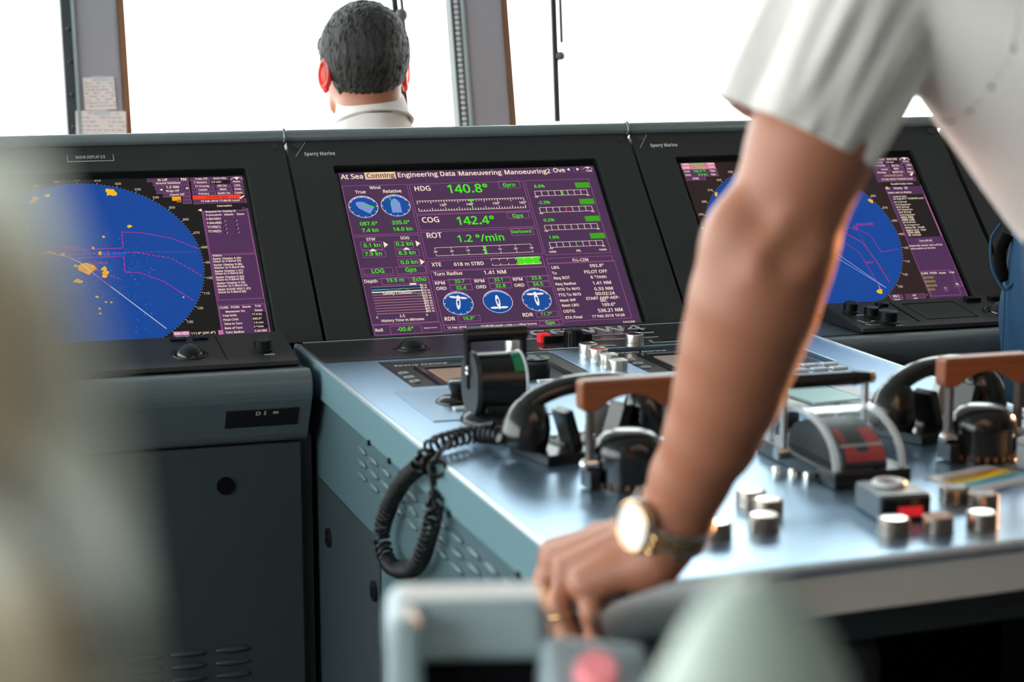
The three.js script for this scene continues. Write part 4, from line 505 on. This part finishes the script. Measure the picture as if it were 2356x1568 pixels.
function nets(f, lo, hi, h) {
  const n = [0, 1, 2].map((i) => Math.ceil((hi[i] - lo[i]) / h) + 1), [nx, ny, nz] = n, val = new Float32Array(nx * ny * nz), id = new Int32Array(nx * ny * nz).fill(-1), I = (x, y, z) => x + nx * (y + ny * z), pos = [], idx = [];
  for (let z = 0; z < nz; z++) for (let y = 0; y < ny; y++) for (let x = 0; x < nx; x++) val[I(x, y, z)] = f([lo[0] + x * h, lo[1] + y * h, lo[2] + z * h]);
  const E = []; for (let a = 0; a < 8; a++) for (const b of [1, 2, 4]) if (!(a & b)) E.push([a, a | b]);
  for (let z = 0; z < nz - 1; z++) for (let y = 0; y < ny - 1; y++) for (let x = 0; x < nx - 1; x++) {
    const v = []; let s = 0; for (let c = 0; c < 8; c++) { v[c] = val[I(x + (c & 1), y + (c >> 1 & 1), z + (c >> 2))]; if (v[c] < 0) s++; }
    if (!s || s === 8) continue; let px = 0, py = 0, pz = 0, m = 0;
    for (const [a, b] of E) if ((v[a] < 0) !== (v[b] < 0)) { const t = v[a] / (v[a] - v[b]), L = (k) => (a >> k & 1) + t * ((b >> k & 1) - (a >> k & 1)); px += L(0); py += L(1); pz += L(2); m++; }
    id[I(x, y, z)] = pos.length / 3; pos.push(lo[0] + (x + px / m) * h, lo[1] + (y + py / m) * h, lo[2] + (z + pz / m) * h);
  }
  const quad = (a, b, c, d, flip) => { if (Math.min(a, b, c, d) < 0) return; flip ? idx.push(a, c, b, a, d, c) : idx.push(a, b, c, a, c, d); };
  for (let z = 1; z < nz - 1; z++) for (let y = 1; y < ny - 1; y++) for (let x = 1; x < nx - 1; x++) { const s = val[I(x, y, z)] < 0;
    if (s !== val[I(x + 1, y, z)] < 0) quad(id[I(x, y - 1, z - 1)], id[I(x, y, z - 1)], id[I(x, y, z)], id[I(x, y - 1, z)], !s);
    if (s !== val[I(x, y + 1, z)] < 0) quad(id[I(x - 1, y, z - 1)], id[I(x - 1, y, z)], id[I(x, y, z)], id[I(x, y, z - 1)], !s);
    if (s !== val[I(x, y, z + 1)] < 0) quad(id[I(x - 1, y - 1, z)], id[I(x, y - 1, z)], id[I(x, y, z)], id[I(x - 1, y, z)], !s); }
  const nor = new Float32Array(pos.length), e = h * 0.5; for (let i = 0; i < pos.length; i += 3) { const p = [pos[i], pos[i + 1], pos[i + 2]], g = [0, 1, 2].map((k) => { const a = p.slice(), b = p.slice(); a[k] += e; b[k] -= e; return f(a) - f(b); }), l = Math.hypot(...g) || 1; for (let k = 0; k < 3; k++) nor[i + k] = g[k] / l; }
  const uv = new Float32Array(pos.length / 3 * 2); for (let i = 0, j = 0; i < pos.length; i += 3, j += 2) { uv[j] = (pos[i] + pos[i + 2]) * 4; uv[j + 1] = pos[i + 1] * 4; }
  const g = new THREE.BufferGeometry(); g.setAttribute('position', new THREE.BufferAttribute(new Float32Array(pos), 3)); g.setAttribute('normal', new THREE.BufferAttribute(nor, 3)); g.setAttribute('uv', new THREE.BufferAttribute(uv, 2)); g.setIndex(idx); return g;
}
const away = (g, c) => g.translate(-c[0], 0, -c[2]);      // into the person's own frame, whose origin is on the floor
// a relaxed hand from wrist w towards direction d, back of the hand towards b
function hand(w, d, b, s = 1) {
  const t = unit([d[1] * b[2] - d[2] * b[1], d[2] * b[0] - d[0] * b[2], d[0] * b[1] - d[1] * b[0]]), P = (x, y, z) => w.map((q, i) => q + (d[i] * y + t[i] * x * s + b[i] * z)), out = [];
  [[-0.033, 0.084, 0.062], [-0.011, 0.092, 0.076], [0.011, 0.09, 0.07], [0.032, 0.08, 0.055]].forEach(([x, y, l]) => { out.push(cone(w, P(x, y, 0), 0.016, 0.011), ...chain([P(x, y, 0), P(x * 1.05, y + l * 0.5, -0.006), P(x * 1.02, y + l * 0.8, -0.018), P(x, y + l, -0.034)], [0.0098, 0.0092, 0.0085, 0.0075])); });
  out.push(...chain([P(-0.018, 0.015, 0), P(-0.045, 0.05, -0.014), P(-0.05, 0.082, -0.024), P(-0.046, 0.105, -0.032)], [0.015, 0.012, 0.0105, 0.009])); return out;
}
function headField(c, turn, s = 1) {   // c centre of the skull, facing -z turned by turn
  const F = (x, y, z) => [c[0] + (x * Math.cos(turn) + z * Math.sin(turn)) * s, c[1] + y * s, c[2] + (-x * Math.sin(turn) + z * Math.cos(turn)) * s];
  return { F, f: join([egg(F(0, 0.006, 0.008), [0.076 * s, 0.089 * s, 0.094 * s], turn), egg(F(0, -0.05, -0.035), [0.06 * s, 0.062 * s, 0.06 * s], turn), cone(F(-0.03, -0.098, -0.06), F(0.03, -0.098, -0.06), 0.018 * s, 0.018 * s), cone(F(0, -0.008, -0.088), F(0, -0.04, -0.107), 0.01 * s, 0.015 * s), cone(F(-0.045, 0.018, -0.078), F(0.045, 0.018, -0.078), 0.012 * s, 0.012 * s), cone(F(-0.02, -0.072, -0.088), F(0.02, -0.072, -0.088), 0.009 * s, 0.009 * s)], 0.025) };
}
function earGeo(F, side) { const g = new THREE.TorusGeometry(0.019, 0.0058, 10, 24); g.scale(0.72, 1.25, 1); const b = new THREE.SphereGeometry(0.018, 14, 10).scale(0.68, 1.25, 0.25), l = new THREE.SphereGeometry(0.009, 10, 8).scale(0.9, 1.1, 0.6); l.translate(0.004, -0.026, 0);
  const m = merge([g, b, l]); m.rotateZ(-0.12); m.rotateY(side * (Math.PI / 2 - 0.5)); return m; }
function eyes(F, o, c) { for (const s of [-1, 1]) { const p = sub(F(s * 0.032, 0.0, -0.081), [c[0], 0, c[2]]); mesh('eye', ball(0.0115, p), M.white, o); mesh('iris', ball(0.006, sub(F(s * 0.032, 0.0, -0.0885), [c[0], 0, c[2]])), M.gloss, o); } }
function hairCap(headF, F, c0, cut, lift, amp, lo, hi, cell, o, root) {
  const f = (p) => { const x = p[0] - c0[0], y = p[1] - c0[1], z = p[2] - c0[2], az = Math.atan2(x, z), st = 0.4 * (vnoise(x * 110 + 40, y * 40 + 9, z * 110 + 30) - 0.5) + 0.8 * (vnoise(x * 360 + 90, y * 90 + 30, z * 360 + 9) - 0.5); const shell = headF(p) - lift - amp * st; return Math.max(shell, cut(x, y, z)); };
  return mesh('hair', away(nets(f, lo, hi, cell), root), M.hair, o, 'short dark hair');
}
// ----- the officer leaning on his left arm -----
{ const root = [0.12, 0, 1.72], o = thing('person', 'man in a white short-sleeved shirt leaning on his straight left arm', 'person', root);
  const S = [-0.153,1.4253,1.5526], E = [-0.2422,1.1826,1.5411], F1 = [-0.2505,1.136,1.5361], F2 = [-0.2627,1.0731,1.5116], W = [-0.2838,0.9638,1.4605], W2 = [-0.2906,0.9452,1.4511];
  const K = [[-0.355,0.9068,1.3524], [-0.3618,0.9062,1.377], [-0.3619,0.9045,1.407], [-0.3537,0.9025,1.4387]];
  const fingers = [[K[0], [-0.3628,0.8832,1.3541], [-0.3607,0.8618,1.3693], [-0.3549,0.8575,1.3985]], [K[1], [-0.3726,0.8818,1.3832], [-0.3679,0.8576,1.3997], [-0.3562,0.8528,1.4202]], [K[2], [-0.3731,0.8797,1.4228], [-0.369,0.8575,1.4312], [-0.3545,0.8503,1.4371]], [K[3], [-0.3541,0.8829,1.4527], [-0.3513,0.8642,1.4537], [-0.3414,0.8539,1.4481]]];
  const armF = join([...chain([S, [-0.2132,1.2739,1.5531], E], [0.056, 0.0475, 0.0445]), ...chain([E, [-0.2445,1.1915,1.5441], [-0.2521,1.1482,1.5366], [-0.2574,1.1119,1.5244], [-0.2616,1.0748,1.5116], [-0.2678,1.0363,1.4952], [-0.2769,0.9958,1.473], W, W2], [0.046, 0.0505, 0.049, 0.0455, 0.042, 0.037, 0.0315, 0.0285, 0.027])], 0.012);
  const palm = join([...K.map((k) => cone(W2, k, 0.0175, 0.0125)), cone([-0.3035,0.9262,1.4663], K[3], 0.0195, 0.0135), cone(W2, [-0.3055,0.9177,1.4619], 0.019, 0.018), cone([-0.3093,0.927,1.4111], [-0.3449,0.8935,1.3899], 0.019, 0.014)], 0.014);
  const fing = fingers.map((q) => join(chain(q, [0.0108, 0.0102, 0.0092, 0.0082]), 0.006)), thumb = join(chain([[-0.3054,0.935,1.411], [-0.3185,0.9228,1.3717], [-0.3379,0.9078,1.347], [-0.3522,0.884,1.3393]], [0.015, 0.012, 0.0105, 0.009]), 0.01);
  const dents = [[cone([-0.3012,1.1948,1.5809], [-0.275,1.2204,1.5846], 0.008, 0.008), 0.03], [cone([-0.2541,1.1901,1.5987], [-0.2419,1.2032,1.6024], 0.006, 0.006), 0.026]];
  const tendons = join([[W2, K[1]], [W2, K[2]], [W2, K[0]]].map(([a, b]) => cone(plus(mixp(a, b, 0.35), [-0.3361,0.8566,0.3915], 0.0185), plus(b, [-0.3361,0.8566,0.3915], 0.0095), 0.0042, 0.0052)), 0.004);
  const handF = (p) => { let d = palm(p); d = smin(d, tendons(p), 0.007); for (const f of fing) d = smin(d, f(p), 0.0045); return smin(d, thumb(p), 0.01); };
  const skinF = (p) => { let d = smin(armF(p), handF(p), 0.02); for (const [c, k] of dents) { const e = -c(p), h = Math.max(k - Math.abs(d - e), 0) / k; d = Math.max(d, e) + h * h * k * 0.25; } return d; };
  const A = [0.0153,1.3772,1.556], B = [0.1564,1.192,1.5752], R = [A[0] + 0.19, A[1] + 0.02, A[2] + 0.07], N = [A[0] + 0.06, A[1] + 0.16, A[2] - 0.04], hc = [N[0] + 0.005, N[1] + 0.17, N[2] - 0.05], hd = headField(hc, 0.2);
  const RE = [R[0] + 0.07, R[1] - 0.28, R[2] + 0.06], RW = [RE[0] - 0.02, RE[1] - 0.25, RE[2] - 0.03], rh = join(hand(RW, unit([0, -1, -0.1]), unit([0.9, 0, 0.3])), 0.012);
  const rest = join([hd.f, cone(N, hc, 0.06, 0.055), ...chain([R, RE, RW], [0.055, 0.045, 0.03])], 0.03);
  const all = (p) => Math.min(skinF(p), smin(rest(p), rh(p), 0.02));
  const seam = 1.005, lo1 = [-0.45, 0.8, 1.3], hi1 = [-0.15, seam + 0.003, 1.56];
  const body = [nets(skinF, lo1, hi1, 0.0028), nets(skinF, [-0.36, seam, 1.36], [0.05, S[1] + 0.06, 1.66], 0.005), nets((p) => smin(rest(p), rh(p), 0.02), [RE[0] - 0.16, RW[1] - 0.24, RW[2] - 0.2], [R[0] + 0.2, R[1] + 0.06, R[2] + 0.1], 0.008), nets(rest, [hc[0] - 0.14, N[1] - 0.05, hc[2] - 0.16], [hc[0] + 0.14, hc[1] + 0.14, hc[2] + 0.14], 0.007)];
  mesh('body', away(merge(body), root), M.skin, o); eyes(hd.F, o, root);
  for (const s of [-1, 1]) mesh('ear', earGeo(hd.F, s).translate(...sub(hd.F(s * 0.078, -0.005, 0.01), root)), M.skin, o);
  hairCap(hd.f, hd.F, hc, (x, y, z) => -(y + 0.01 + (z < 0 ? -z * 0.75 : z * -0.4)), 0.009, 0.004, [hc[0] - 0.14, hc[1] - 0.14, hc[2] - 0.15], [hc[0] + 0.14, hc[1] + 0.14, hc[2] + 0.15], 0.006, o, root);
  // shirt: torso and left sleeve in one skin, the sleeve hollow at its hem
  const Hc = [-0.2239,1.2798,1.5476], ax = unit(sub(Hc, S)), far = plus(Hc, ax, 0.06), Hr = 0.0625;
  const wob = (p) => { const al = dot(sub(p, S), ax), q = sub(p, plus(S, ax, al)), an = Math.atan2(dot(q, [0.9532,-0.0021,0.3022]), dot(q, [-0.2976,0.1676,0.9399])); return (vnoise(an * 2.6 + 20, al * 7 + 5, 1) - 0.5) * 0.016 + (vnoise(an * 6 + 3, al * 11 + 50, 4) - 0.5) * 0.006; };
  const sleeve = cone(S, far, 0.077, Hr), inner = cone(S, far, 0.068, Hr - 0.0065), torsoF = join([cone(A, B, 0.138, 0.133), cone(S, A, 0.075, 0.12), cone(A, R, 0.12, 0.08), cone(N, A, 0.065, 0.11), ...chain([R, mixp(R, RE, 0.75)], [0.078, 0.066])], 0.05);
  const shirtF = (p) => { const cut = dot(sub(p, Hc), ax), w = wob(p); let s = Math.max(sleeve(p) + w, cut); if (cut > -0.09) s = Math.max(s, -(inner(p) + w)); const fold = 0.008 * Math.sin((p[0] * 0.6 + p[1] * 1.1) * 60 + 3 * vnoise(p[0] * 9, p[1] * 9, p[2] * 9)) * Math.max(0, 1 - len(sub(p, plus(S, [0.07, -0.1, 0.02]))) / 0.2); return smin(s, torsoF(p) + (vnoise(p[0] * 16 + 5, p[1] * 9, p[2] * 14) - 0.5) * 0.012 + fold, 0.007); };
  const sl = [nets(shirtF, [-0.33, 1.22, 1.38], [-0.105, S[1] + 0.1, 1.66], 0.0034), nets(shirtF, [-0.11, 0.9, 1.38], [0.62, 1.72, 1.86], 0.0095)];
  mesh('shirt', away(merge(sl), root), M.shirt, o, 'white short-sleeved shirt');
  const hip = [B[0] + 0.02, B[1] - 0.02, B[2] + 0.02], tr = [];
  for (const s of [-1, 1]) tr.push(...chain([[hip[0] + s * 0.085, hip[1], hip[2]], [hip[0] + s * 0.1 + 0.03, 0.52, hip[2] + 0.04], [hip[0] + s * 0.1 + 0.05, 0.1, hip[2] + 0.1]], [0.115, 0.08, 0.06]));
  mesh('trousers', away(nets(join([cone([hip[0] - 0.06, hip[1] + 0.02, hip[2]], [hip[0] + 0.06, hip[1] + 0.02, hip[2]], 0.125, 0.125), ...tr], 0.04), [hip[0] - 0.32, 0.02, hip[2] - 0.22], [hip[0] + 0.36, hip[1] + 0.2, hip[2] + 0.3], 0.014), root), M.navy, o);
  for (const s of [-1, 1]) mesh('shoe', box(0.095, 0.08, 0.27, sub([hip[0] + s * 0.1 + 0.05, 0.04, hip[2] + 0.05], root), undefined, 0.03), M.softBlack, o);
  // wristwatch and ring
  const wa = unit(sub(W, F2)), wc = [-0.2882,0.956,1.4574], fn = unit([-0.9027,0.2336,0.3613]), side = unit([wa[1] * fn[2] - wa[2] * fn[1], wa[2] * fn[0] - wa[0] * fn[2], wa[0] * fn[1] - wa[1] * fn[0]]), nrm = unit([side[1] * wa[2] - side[2] * wa[1], side[2] * wa[0] - side[0] * wa[2], side[0] * wa[1] - side[1] * wa[0]]);
  const wt = thing('wristwatch', 'steel and gold wristwatch with a bright round face on the leaning man\'s left wrist', 'watch', wc), basis = new THREE.Matrix4().makeBasis(V(...side), V(...wa), V(...nrm)), put = (g) => g.applyMatrix4(basis);
  mesh('case', put(at(lathe([[0, -0.004], [0.02, -0.004], [0.0228, 0], [0.0228, 0.0045], [0.0215, 0.0065], [0.0195, 0.007]]), [0, 0, 0.0325], [Math.PI / 2, 0, 0])), M.steel, wt); mesh('dial', put(at(new THREE.CylinderGeometry(0.0196, 0.0196, 0.001, 36), [0, 0, 0.0393], [Math.PI / 2, 0, 0])), std(0.9, 0.9, 0.9, 0.25, { clearcoat: 1, clearcoatRoughness: 0.05 }), wt, 'dial whitened for the sky glare');  // dial colour set white to carry the sky glare
  mesh('bezel', put(at(new THREE.TorusGeometry(0.0205, 0.0015, 8, 40), [0, 0, 0.0393])), M.gold, wt); for (const y of [-0.007, 0, 0.007]) mesh('crown', put(at(new THREE.CylinderGeometry(0.0024, 0.0024, 0.005, 12), [-0.0245, y, 0.035], [0, 0, Math.PI / 2])), M.gold, wt);
  for (let i = 0; i < 18; i++) { const a = 0.62 + i * (2 * Math.PI - 1.24) / 17; for (const [y, w, m] of [[-0.0076, 0.0056, M.steel], [0, 0.0066, M.gold], [0.0076, 0.0056, M.steel]]) mesh('strap_link', put(box(0.0108, w * 1.25, 0.0035, [0.0342 * Math.sin(a), y, 0.0342 * Math.cos(a)], [0, a, 0], 0.001)), m, wt); }
  const rg = mixp(fingers[2][1], fingers[2][2], 0.28), rdir = unit(sub(fingers[2][2], fingers[2][1])), rgm = new THREE.TorusGeometry(0.0104, 0.0019, 10, 28); rgm.applyQuaternion(new THREE.Quaternion().setFromUnitVectors(V(0, 0, 1), V(...rdir))); const rt = thing('ring', 'gold ring on a finger of the leaning man\'s left hand', 'ring', rg); mesh('band', rgm, M.gold, rt); }
// ----- the man seated beyond the consoles, seen from behind -----
{ const hc = [-0.0168,1.2845,-0.7625], root = [hc[0], 0, hc[2]], turn = 0.1, o = thing('person', 'man with short dark hair seated at the window, seen from behind', 'person', root);
  const hd = headField(hc, turn, 1.0), N = plus(hc, [0.012, -0.115, 0.012]), sh = 0.19, sy = hc[1] - 0.235;
  const Ls = [N[0] - sh, sy, N[2] + 0.01], Rs = [N[0] + sh, sy, N[2] + 0.01], chest = [N[0], N[1] - 0.25, N[2] - 0.02], hip = [N[0], 0.56, N[2] + 0.02];
  const arms = [-1, 1].map((s) => [[N[0] + s * sh, sy, N[2]], [N[0] + s * 0.24, sy - 0.26, N[2] - 0.08], [N[0] + s * 0.13, sy - 0.3, N[2] - 0.3]]);
  const bodyF = join([hd.f, cone(N, plus(hc, [0.008, -0.05, 0.012]), 0.0585, 0.057), cone(plus(N, [0, -0.05, 0]), N, 0.075, 0.058), ...arms.flatMap((a) => chain([mixp(a[0], a[1], 0.6), a[1], a[2]], [0.045, 0.042, 0.029]))], 0.022);
  const hands = arms.map((a, i) => join(hand(a[2], unit([i ? -0.25 : 0.25, -0.1, -1]), [0, 1, 0], i ? -1 : 1), 0.01));
  mesh('body', away(merge([nets(bodyF, [hc[0] - 0.13, N[1] - 0.06, hc[2] - 0.15], [hc[0] + 0.13, hc[1] + 0.14, hc[2] + 0.14], 0.0042), nets((p) => Math.min(bodyF(p), hands[0](p), hands[1](p)), [N[0] - 0.32, sy - 0.4, N[2] - 0.55], [N[0] + 0.32, N[1] - 0.1, N[2] + 0.12], 0.008)]), root), M.skin, o); eyes(hd.F, o, root);
  for (const s of [-1, 1]) mesh('ear', earGeo(hd.F, s).translate(...sub(hd.F(s * 0.0805, -0.034, 0.012), root)), M.ear, o, 'ear glowing red against the window');
  hairCap(hd.f, hd.F, hc, (x, y, z) => { const xr = x * Math.cos(turn) - z * Math.sin(turn), zr = x * Math.sin(turn) + z * Math.cos(turn), a = Math.abs(xr); return Math.max(-(y + (zr > 0.015 ? 0.098 - Math.max(0, a - 0.035) * 1.35 : 0.0 - zr * 0.5 + (zr > -0.02 ? 0.02 : 0))), -0.2); }, 0.0075, 0.0045, [hc[0] - 0.125, hc[1] - 0.13, hc[2] - 0.14], [hc[0] + 0.125, hc[1] + 0.14, hc[2] + 0.135], 0.0024, o, root);
  const rr = (n) => sub(n, root);
  const collar = lathe([[0.062, 0.034], [0.0645, 0.035], [0.073, 0], [0.08, -0.012], [0.076, -0.014], [0.066, 0]], undefined, undefined, 48); collar.rotateX(-0.42); collar.translate(...rr(plus(N, [0.002, -0.004, -0.004]))); mesh('collar', collar, M.shirt, o, 'white shirt collar');
  const shirtF = join([cone(plus(N, [0, 0.0, 0.004]), plus(N, [0, -0.07, 0]), 0.067, 0.09), cone(plus(N, [0, -0.085, 0.01]), Ls, 0.055, 0.06), cone(plus(N, [0, -0.085, 0.01]), Rs, 0.055, 0.06), cone(plus(chest, [-0.06, 0.05, 0]), plus(chest, [0.06, 0.05, 0]), 0.13, 0.13), cone(chest, hip, 0.15, 0.14), ...arms.flatMap((a) => chain([a[0], mixp(a[0], a[1], 0.75)], [0.068, 0.06]))], 0.05);
  mesh('shirt', away(nets((p) => shirtF(p) + (vnoise(p[0] * 24 + 7, p[1] * 24, p[2] * 24) - 0.5) * 0.006, [N[0] - 0.36, 0.42, N[2] - 0.26], [N[0] + 0.36, N[1] + 0.012, N[2] + 0.24], 0.009), root), M.shirt, o, 'white shirt');
  for (const s of [-1, 1]) mesh('shoulder_board', box(0.06, 0.006, 0.12, rr([N[0] + s * 0.13, sy + 0.062, N[2] + 0.005]), [0, Math.PI / 2, s * -0.42]), M.navy, o, 'dark shoulder board');
  const lg = [-1, 1].flatMap((s) => chain([[N[0] + s * 0.09, 0.54, hip[2]], [N[0] + s * 0.1, 0.55, hip[2] - 0.42], [N[0] + s * 0.1, 0.1, hip[2] - 0.46]], [0.1, 0.072, 0.055])); mesh('trousers', away(nets(join([...lg, cone([N[0] - 0.06, 0.54, hip[2]], [N[0] + 0.06, 0.54, hip[2]], 0.12, 0.12)], 0.03), [N[0] - 0.28, 0.03, hip[2] - 0.6], [N[0] + 0.28, 0.72, hip[2] + 0.18], 0.014), root), M.navy, o);
  for (const s of [-1, 1]) mesh('shoe', box(0.095, 0.08, 0.27, rr([N[0] + s * 0.1, 0.04, hip[2] - 0.51]), undefined, 0.03), M.softBlack, o);
  const st = thing('stool', 'plain dark stool under the man seated at the window', 'stool', root); mesh('seat', cyl(0.19, 0.19, 0.06, [0, 0.385, 0.03]), M.dark, st); mesh('pedestal', [cyl(0.03, 0.03, 0.36, [0, 0.18, 0.03]), cyl(0.2, 0.18, 0.03, [0, 0.015, 0.03])], M.dark, st); }
// ----- the person in blue trousers by the starboard console -----
{ const hip = [0.8, 0.97, 0.505], root = [hip[0], 0, hip[2]], o = thing('person', 'person in dark blue trousers, mostly hidden behind the white shirt', 'person', root);
  const legs = [-1, 1].flatMap((s) => chain([[hip[0] + s * 0.075, 0.92, hip[2]], [hip[0] + s * 0.09, 0.5, hip[2] + 0.01], [hip[0] + s * 0.095, 0.1, hip[2] + 0.04]], [0.098, 0.072, 0.058]));
  const tf = join([...legs, egg([hip[0], 0.98, hip[2]], [0.17, 0.14, 0.12]), cone([hip[0] - 0.05, 1.06, hip[2]], [hip[0] + 0.05, 1.06, hip[2]], 0.105, 0.105)], 0.05);
  const tr = mesh('trousers', away(nets((p) => Math.max(tf(p), p[1] - 1.1) + (vnoise(p[0] * 20, p[1] * 7, p[2] * 20) - 0.5) * 0.008, [hip[0] - 0.26, 0.03, hip[2] - 0.2], [hip[0] + 0.26, 1.14, hip[2] + 0.22], 0.009), root), M.trousers, o, 'dark blue trousers');
  const PP = (x, y, d) => sub([x, y, d], root);
  const q = (P) => sub(P, root);
  mesh('pocket', [tube([q([0.6197,1.0692,0.467]), q([0.6069,1.0509,0.4662]), q([0.6013,1.0301,0.4735]), q([0.6003,1.0063,0.4827]), q([0.606,0.9875,0.4932]), q([0.6109,0.9782,0.4996])], 0.0022, 30, 8), tube([q([0.6109,0.9782,0.4996]), q([0.6199,0.9885,0.5049]), q([0.635,1.004,0.5154])], 0.0022, 16, 8)], M.trousers, tr, 'gaping pocket edge');
  mesh('pocket_shade', [tube([q([0.6337,1.0527,0.4637]), q([0.6231,1.0313,0.4642]), q([0.6192,1.0104,0.472]), q([0.6202,0.9897,0.4813])], 0.009, 24, 10)], M.void, tr);  // black tube painted as the dark inside the open pocket
  mesh('side_seam', tube([q([0.6109,0.9782,0.4996]), q([0.607,0.9469,0.5061]), q([0.6021,0.8984,0.5132]), q([0.6018,0.8358,0.5136])], 0.0012, 20, 6), M.trousers, tr);
  const N = [hip[0] + 0.06, 1.5, hip[2]], hc = [hip[0] + 0.08, 1.66, hip[2]], hd = headField(hc, -1.5), as = [-1, 1].map((s) => [[N[0], 1.42, N[2] + s * 0.17], [N[0] + 0.06, 1.14, N[2] + s * 0.2], [N[0] + 0.26, 1.12, N[2] + s * 0.13]]);
  const bf = join([hd.f, cone(N, hc, 0.056, 0.055), ...as.flatMap((a) => chain([mixp(a[0], a[1], 0.6), a[1], a[2]], [0.042, 0.042, 0.029]))], 0.025), hs = as.map((a, i) => join(hand(a[2], unit([1, -0.1, i ? -0.2 : 0.2]), [0, 1, 0], i ? -1 : 1), 0.01));
  const keep = (p) => Math.min(bf(p), hs[0](p), hs[1](p));
  mesh('body', away(merge([nets(bf, [hc[0] - 0.13, N[1] - 0.06, hc[2] - 0.15], [hc[0] + 0.13, hc[1] + 0.14, hc[2] + 0.14], 0.007), nets(keep, [N[0] - 0.1, 1.0, N[2] - 0.3], [N[0] + 0.5, 1.36, N[2] + 0.3], 0.009)]), root), M.skin, o); eyes(hd.F, o, root);
  hairCap(hd.f, hd.F, hc, (x, y, z) => -(y + 0.01 + (x > 0 ? x * 0.75 : -x * 0.5)), 0.009, 0.004, [hc[0] - 0.14, hc[1] - 0.14, hc[2] - 0.15], [hc[0] + 0.14, hc[1] + 0.14, hc[2] + 0.15], 0.006, o, root);
  const sf = join([cone(plus(N, [0, -0.05, 0]), plus(N, [0, -0.1, 0]), 0.07, 0.09), ...as.flatMap((a) => chain([plus(N, [0, -0.09, 0]), a[0], mixp(a[0], a[1], 0.72)], [0.06, 0.066, 0.058])), cone([N[0], 1.3, hip[2] - 0.05], [N[0], 1.3, hip[2] + 0.05], 0.12, 0.12), cone([hip[0] + 0.02, 1.12, hip[2] - 0.03], [hip[0] + 0.02, 1.12, hip[2] + 0.03], 0.11, 0.11)], 0.05);
  mesh('shirt', away(nets((p) => Math.max(sf(p), 1.085 - p[1]), [hip[0] - 0.2, 1.06, hip[2] - 0.3], [hip[0] + 0.34, N[1] + 0.02, hip[2] + 0.3], 0.011), root), M.shirt, o);
  for (const s of [-1, 1]) mesh('shoe', box(0.095, 0.08, 0.27, q([hip[0] + s * 0.095, 0.04, hip[2] - 0.02]), undefined, 0.03), M.softBlack, o); }
renderer.render(scene, camera);
